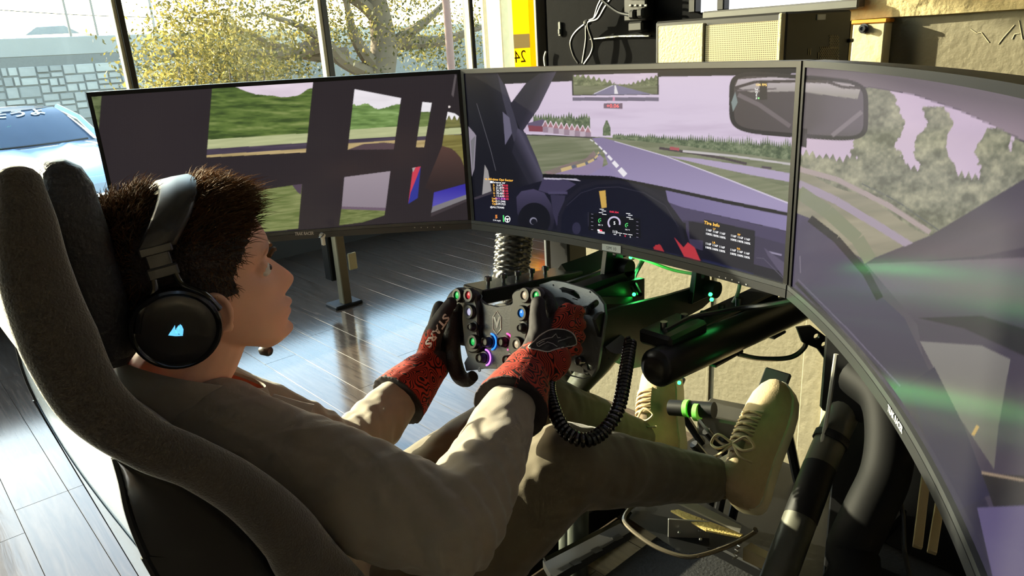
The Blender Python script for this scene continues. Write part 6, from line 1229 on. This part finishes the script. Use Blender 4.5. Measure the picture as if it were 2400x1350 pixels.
set_np(me, a + nr_ * (w1_ * .009 + fold)[:, None]); mesh_obj('trousers', me, M['pants'], person)
for a_, k_, h_, t_ in ((anR, knR, heR, toR), (anL, knL, heL, toL)):
    b = MB(); b.tube([lerp(a_, k_, .16), a_, lerp(a_, lerp(h_, t_, .4), .5)], [.040, .038, .036], 16); b.build('sock', mat('ribbed_sock', (150, 138, 112), .9, bump=.4, bscale=180), person)
# ---- shoes
M['suede'] = mat('taupe_suede', (178, 158, 124), .9, var=.12, scale=50, bump=.2, bscale=300); M['sole'] = mat('pale_rubber_sole', (214, 206, 176), .6); M['lace'] = mat('tan_laces', (196, 172, 136), .85); M['tongue'] = mat('shoe_tongue', (120, 104, 84), .9)
def shoe(he, to, lat_hint):
    f = nrm(to - he); L = np.linalg.norm(to - he); dn = V(0, 1, -.25); dn = nrm(dn - f * (dn @ f)); lat = np.cross(dn, f); up_ = -dn
    if lat[0] < 0: lat = -lat
    def sp(t, x, h): return he + f * (L * t) + lat * x + up_ * h
    T = [-.045, -.03, 0, .08, .2, .35, .5, .65, .78, .9, .98, 1.03, 1.05]; Wd = [.012, .024, .031, .035, .035, .037, .042, .047, .048, .043, .032, .020, .008]; Hh = [.055, .075, .088, .094, .092, .090, .080, .066, .055, .046, .038, .028, .02]
    root = None; b = MB(); rows = []
    for t, w_, h in zip(T, Wd, Hh):
        row = []
        for a in np.linspace(0, math.pi, 15): ca, sa = math.cos(a), math.sin(a); row.append(sp(t, w_ * math.copysign(abs(ca) ** .7, ca) * (1 - .25 * sa ** 3), h * abs(sa) ** .8))
        rows.append(row)
    b.grid(np.array(rows)); b.f += [tuple(range(15))] ; b.m += [0]; up_o = b.build('shoe', M['suede'], person)
    b = MB(); rows = []
    for t, w_ in zip(T, Wd):
        e = .004; wv = w_ + e; rows.append([sp(t, wv, .010), sp(t, wv, -.016), sp(t, wv * .9, -.021), sp(t, -wv * .9, -.021), sp(t, -wv, -.016), sp(t, -wv, .010)])
    b.grid(np.array(rows), wrap=True); b.f += [tuple(range(6)), tuple((len(T) - 1) * 6 + j for j in range(5, -1, -1))]; b.m += [0, 0]; b.build('sole', M['sole'], up_o, 50)
    def top(t, x):
        w_, h = np.interp(t, T, Wd), np.interp(t, T, Hh); c = min(abs(x) / w_, .98); return sp(t, x, h * (1 - c ** 2.4) ** .5 + .0035)
    b = MB(); b.grid(np.array([[top(t, x) for x in np.linspace(-.016, .016, 7)] for t in np.linspace(.26, .62, 12)])); b.build('tongue', M['tongue'], up_o)
    for k, t in enumerate(np.linspace(.36, .62, 5)):
        for sg in (-1, 1): b = MB(); b.tube(catmull([top(t, sg * -.022) , top(t + .012, -sg * .004) + up_ * .004, top(t + .035, sg * .022)], 4), .0028, 6); b.build('lace', M['lace'], up_o)
    for sg in (-1, 1):
        b = MB(); c0_ = top(.30, 0) + up_ * .008; b.tube(catmull([c0_, c0_ + lat * sg * .03 + up_ * .010 + f * .012, c0_ + lat * sg * .046 - f * .004, c0_ + lat * sg * .026 - f * .014 + up_ * .003, c0_], 5), .0028, 6); b.build('lace_bow', M['lace'], up_o); b = MB(); b.tube(catmull([c0_, c0_ + lat * sg * .022 - f * .025, c0_ + lat * sg * .044 - f * .03 - up_ * .01], 4), .0026, 6); b.build('lace_end', M['lace'], up_o)
    b = MB(); b.grid(np.array([[top(t, sg_) for sg_ in np.linspace(-.03, .03, 9)] for t in np.linspace(.64, .70, 4)])); b.build('toe_seam', M['suede'], up_o)
    return up_o
shoe(heR, toR, 1); shoe(heL, toL, 1)
# ---- gloves
def glove_mat():
    m = bpy.data.materials.new('glove_print'); m.use_nodes = True; nt = m.node_tree; b_ = nt.nodes['Principled BSDF']; b_.inputs['Roughness'].default_value = .75; b_.inputs['Specular IOR Level'].default_value = .25
    tc = nt.nodes.new('ShaderNodeTexCoord'); n = nt.nodes.new('ShaderNodeTexNoise'); n.inputs['Scale'].default_value = 30; n.inputs['Detail'].default_value = 0.; n.inputs['Distortion'].default_value = .25; nt.links.new(tc.outputs['Object'], n.inputs['Vector'])
    mu = nt.nodes.new('ShaderNodeMath'); mu.operation = 'MULTIPLY'; mu.inputs[1].default_value = 105.; nt.links.new(n.outputs[0], mu.inputs[0]); sn = nt.nodes.new('ShaderNodeMath'); sn.operation = 'SINE'; nt.links.new(mu.outputs[0], sn.inputs[0])
    r = nt.nodes.new('ShaderNodeValToRGB'); e = r.color_ramp.elements; e[0].position = .30; e[0].color = (*lin((34, 18, 18)), 1); e[1].position = .40; e[1].color = (*lin((170, 56, 40)), 1)
    ad = nt.nodes.new('ShaderNodeMath'); ad.operation = 'MULTIPLY_ADD'; ad.inputs[1].default_value = .5; ad.inputs[2].default_value = .5; nt.links.new(sn.outputs[0], ad.inputs[0]); nt.links.new(ad.outputs[0], r.inputs[0])
    at_ = nt.nodes.new('ShaderNodeAttribute'); at_.attribute_name = 'black_zone'; mx = nt.nodes.new('ShaderNodeMix'); mx.data_type = 'RGBA'; mx.inputs[7].default_value = (*lin((40, 36, 38)), 1); nt.links.new(at_.outputs['Fac'], mx.inputs[0]); nt.links.new(r.outputs[0], mx.inputs[6]); nt.links.new(mx.outputs[2], b_.inputs['Base Color']); return m
M['glove'] = glove_mat(); M['glove_b'] = mat('glove_black', (38, 34, 36), .8); M['glove_w'] = mat('glove_print_grey', (176, 170, 166), .6); M['glove_wl'] = mat('glove_print_white', (222, 218, 212), .6)
GB = {}
for s, wr, el in ((1, wrR, elR), (-1, wrL, elL)):
    gb = MB(); mcp, th = add_hand(gb, s, wr, 1.0); d_ = nrm(el - wr)
    me = None
    ce = wr + d_ * (.112 if s > 0 else .115); gb.tube([lerp(wr, sum(mcp) / 4, .3), wr, wr + d_ * .03, lerp(wr, ce, .7), ce], [.034, .037, .042, .051, .058], 20)
    if s > 0: pm_ = at(1292, 842, 1.20); gb.ball(pm_, (.034, .034, .034), 14); gb.tube([pm_, wr], [.036, .036], 14)
    me = remeshed(gb, .0024, 5); a = mesh_np(me); nr_ = normals_np(me); set_np(me, a + nr_ * ((fbm(a[:, 0] * 60 + a[:, 2] * 40, a[:, 1] * 60, 5, 3) - .5) * .003)[:, None]); a = mesh_np(me)
    dth, tth = seg_dist(a, th[0], th[2]); d2_, _ = seg_dist(a, th[2], th[3]); dth = np.minimum(dth, d2_); q = a - OW; nl = q @ NW; along = (a - wr) @ d_; pals = s * (q @ UW)
    if s > 0: z_ = np.clip((.030 - dth) / .003, 0, 1) * (along < -.012)
    else: z_ = np.clip((.006 - along) / .003, 0, 1)
    hem = np.clip((along - (np.linalg.norm(ce - wr) - .004)) / .002, 0, 1)
    set_attr(me, 'black_zone', np.clip(np.maximum(z_, hem), 0, 1)); g_ = mesh_obj('glove', me, M['glove'], person)
    bm = bmesh.new(); bm.from_mesh(me); bmesh.ops.translate(bm, verts=bm.verts, vec=Vector(wloc(person))); GB[s] = (BVHTree.FromBMesh(bm), g_); bm.free()
def gprint(name, s, vs, fs, mp, m, lift=.0008):
    out = surf_decal(GB[s][0], vs, fs, mp, lift)
    if out is None: return
    b = MB(); b.add(out, fs); return b.build(name, m, GB[s][1], 0, fix=False)
def grid_poly(poly, step):
    bm = bmesh.new(); vsx = [bm.verts.new((x, y, 0)) for x, y in poly]; bm.faces.new(vsx); bmesh.ops.triangulate(bm, faces=bm.faces)
    for _ in range(5):
        L = [e for e in bm.edges if e.calc_length() > step]
        if not L: break
        bmesh.ops.subdivide_edges(bm, edges=L, cuts=1); bmesh.ops.triangulate(bm, faces=bm.faces)
    bm.verts.index_update(); vs = [tuple(v.co) for v in bm.verts]; fs = [tuple(v.index for v in f.verts) for f in bm.faces]; bm.free(); return vs, fs
ident = lambda p: (p[0], p[1])
oval = [(1238, 815), (1252, 800), (1270, 783), (1292, 773), (1315, 771), (1335, 777), (1347, 790), (1349, 808), (1328, 813), (1300, 820), (1283, 825), (1262, 821)]
oval = [tuple(q) for q in catmull(np.array(oval, float), 3, True)]
vs, fs = grid_poly(oval, 9); gprint('back_patch', 1, vs, fs, ident, M['glove_b'])
def ribbon(pts, w_, closed=True):
    P = np.array(pts, float); n = len(P); vs = []; fs = []
    for i in range(n):
        t = P[(i + 1) % n] - P[i - 1] if closed else P[min(i + 1, n - 1)] - P[max(i - 1, 0)]; t = t / (np.linalg.norm(t) + 1e-9); nn_ = np.array([-t[1], t[0]]); vs += [tuple(P[i] + nn_ * w_) + (0,), tuple(P[i] - nn_ * w_) + (0,)]
    for i in range(n if closed else n - 1): j = (i + 1) % n; fs.append((2 * i, 2 * j, 2 * j + 1, 2 * i + 1))
    return vs, fs
gprint('patch_outline', 1, *ribbon(oval, 1.3), ident, M['glove_w'], .0013)
star = [(1259, 811), (1258, 805), (1270, 797), (1283, 793), (1293, 791), (1302, 782), (1306, 792), (1340, 790), (1308, 801), (1305, 813), (1296, 807), (1283, 803), (1272, 808), (1263, 813)]
gprint('star_emblem', 1, *ribbon(star, 1.0), ident, M['glove_w'], .0013)
gprint('emblem_line', 1, *ribbon([(1262, 807), (1270, 802), (1276, 800)], .8, False), ident, M['glove_w'], .0013)
gprint('piping', 1, *ribbon([(1325, 816), (1336, 825), (1348, 836)], 1.2, False), ident, M['glove_w'], .0013)
def gtext(s, txt, x0, y0, x1, y1, h, m, off=.03, name='lettering', shear=.15):
    vs, fs = text_mesh(txt, 1., offset=off, res=2, shear=shear); hx = max(q[0] for q in vs); hn = min(q[0] for q in vs); dx, dy = x1 - x0, y1 - y0; L = math.hypot(dx, dy); ux, uy = dx / L, dy / L
    mp = lambda p: (x0 + dx * (p[0] - hn) / (hx - hn) + uy * p[1] * h / .72, y0 + dy * (p[0] - hn) / (hx - hn) - ux * p[1] * h / .72)
    gprint(name, s, vs, fs, mp, m, .0012)
gtext(-1, 'STARS', 1048, 738, 1000, 810, 16, M['glove_wl'])
gtext(1, 'STAR', 1220, 808, 1236, 762, 9, M['glove_wl'])
gtext(1, 'ASTARS', 1203, 922, 1226, 862, 7, mat('glove_print_dark', (110, 40, 34), .8))
# ================================================================ headset
hs = thing('headset', 'black over ear gaming headset with a glowing blue emblem on the driver head', 'headset', tuple(hp(0, -.02, .15)))
M['hs'] = mat('headset_black', (44, 42, 41), .42); M['hs_g'] = mat('headset_gloss', (24, 23, 23), .18, coat=.4); M['hs_m'] = mat('headset_grey_metal', (78, 76, 74), .32, .6); M['hs_pad'] = mat('headset_leatherette', (36, 34, 34), .55, bump=.3, bscale=200)
cR = hplane(414, 772, .118); tpB = hplane(416, 434, .0)
for s in (-1, 1):
    c = V(s * .118, cR[1], cR[2]); ax = HRm @ nrm(V(s, -.10, -.06)); o = hp(*c); Rc = frame(ax)
    b = MB(); b.lathe(o, ax, [(-.034, .040), (-.033, .046), (-.020, .0485), (-.012, .047), (-.012, .03)], 36); b.build('ear_cushion', M['hs_pad'], hs)
    b = MB(); b.lathe(o, ax, [(-.014, .044), (-.012, .0495), (-.002, .0515), (.004, .0495), (.0055, .0465), (.0045, .0445), (.003, .043)], 40); b.build('ear_cup', M['hs_g'], hs)
    b = MB(); b.lathe(o, ax, [(.003, .0435), (.0042, .042), (.0046, .03), (.0048, .012), (.0048, 0)], 40); b.build('brushed_disc', M['hs_m'], hs)
    # yoke: two arms from the slider to the cup rim
    yo = V(s * .112, cR[1] + .006, cR[2] + .072)
    for g_ in (-1, 1): b = MB(); b.tube(catmull([hp(*(yo + V(0, g_ * .012, 0))), hp(*(yo + V(s * .004, g_ * .016, -.016))), hp(*(yo + V(s * .008, g_ * .036, -.036))), hp(*(yo + V(s * .006, g_ * .047, -.062)))], 5), [.0042] * 16, 8, asp=.7); b.build('yoke_arm', M['hs_g'], hs)
    b = MB(); b.box(hp(*(yo + V(-s * .002, 0, .006))), (.010, .034, .014), R=HRm, bev=.002); b.build('yoke_bridge', M['hs_m'], hs, 0)
    P = [yo + V(-s * .002, 0, .01), yo + V(-s * .004, .0, .032)]; b = MB(); b.box(hp(*((P[0] + P[1]) / 2)), (.006, .026, .03), R=HRm, bev=.0015); b.build('slider', M['hs_m'], hs, 0)
    b = MB(); b.box(hp(*(yo + V(-s * .005, 0, .036))), (.012, .036, .012), R=HRm, bev=.002); b.build('slider_cap', M['hs_m'], hs, 0)
yo = V(.112, cR[1] + .006, cR[2] + .108)
def band(w_, th_, off):
    rows = []
    for t in np.linspace(0, math.pi, 41):
        x = math.cos(t) * (yo[0] - .008 + off * .6); k = math.sin(t) ** .75; z = yo[2] + (tpB[2] + .000 + off - yo[2]) * k; y = yo[1] + (tpB[1] - yo[1]) * k
        rd = nrm(V(x, 0, (z - .04))); c = V(x, y, z); rows.append([hp(*(c + V(0, a * w_, 0) + rd * q)) for a, q in ((-1, -th_ * .6), (-1, th_ * .3), (-.8, th_), (0, th_ * 1.15), (.8, th_), (1, th_ * .3), (1, -th_ * .6), (.8, -th_), (-.8, -th_))])
    b = MB(); b.grid(np.array(rows), wrap=True); b.f += [tuple(range(9)), tuple(40 * 9 + j for j in range(8, -1, -1))]; b.m += [0, 0]; return b
band(.0225, .006, .004).build('headband', M['hs'], hs, 50); band(.018, .005, -.006).build('headband_pad', M['hs_pad'], hs, 50)
# glowing sail emblem on the near cup
ax = HRm @ nrm(V(1, -.10, -.06)); o = hp(.118, cR[1], cR[2]); em = mat('blue_glow_emblem', (90, 190, 250), .4, emit=(110, 205, 255), estr=1.15)
def cup_px(px, py): return phit(px, py, o + ax * .0055, ax)
for k, L in enumerate((((396, 783), (404, 772), (410, 762), (411, 772), (418, 784)), ((411, 780), (413, 770), (419, 762), (420, 773), (424, 784)), ((417, 768), (422, 760), (426, 763), (430, 772), (429, 784), (423, 784), (421, 775)), ((394, 786), (398, 782), (412, 784), (428, 784), (429, 787), (412, 788)))):
    b = MB(); A = [cup_px(*q) for q in L]; b.add(A, [tuple(range(len(A)))]); b.build('sail_emblem', em, hs, 0, fix=False)
# microphone on its boom
mt = hplane(625, 822, -.045); m0 = V(-.118, cR[1] + .03, cR[2] - .03)
b = MB(); b.tube(catmull([hp(*m0), hp(-.11, .06, -.095), hp(-.08, .10, -.118), hp(*(mt + V(0, -.006, 0)))], 6), .0028, 8); b.build('boom', M['hs'], hs)
d_ = nrm(hp(*(mt + V(.012, .010, -.002))) - hp(*mt)); b = MB(); b.lathe(hp(*mt), d_, [(-.012, .004), (-.008, .0075), (.004, .0078), (.007, .006), (.008, 0)], 16); b.build('microphone', M['hs_m'], hs)
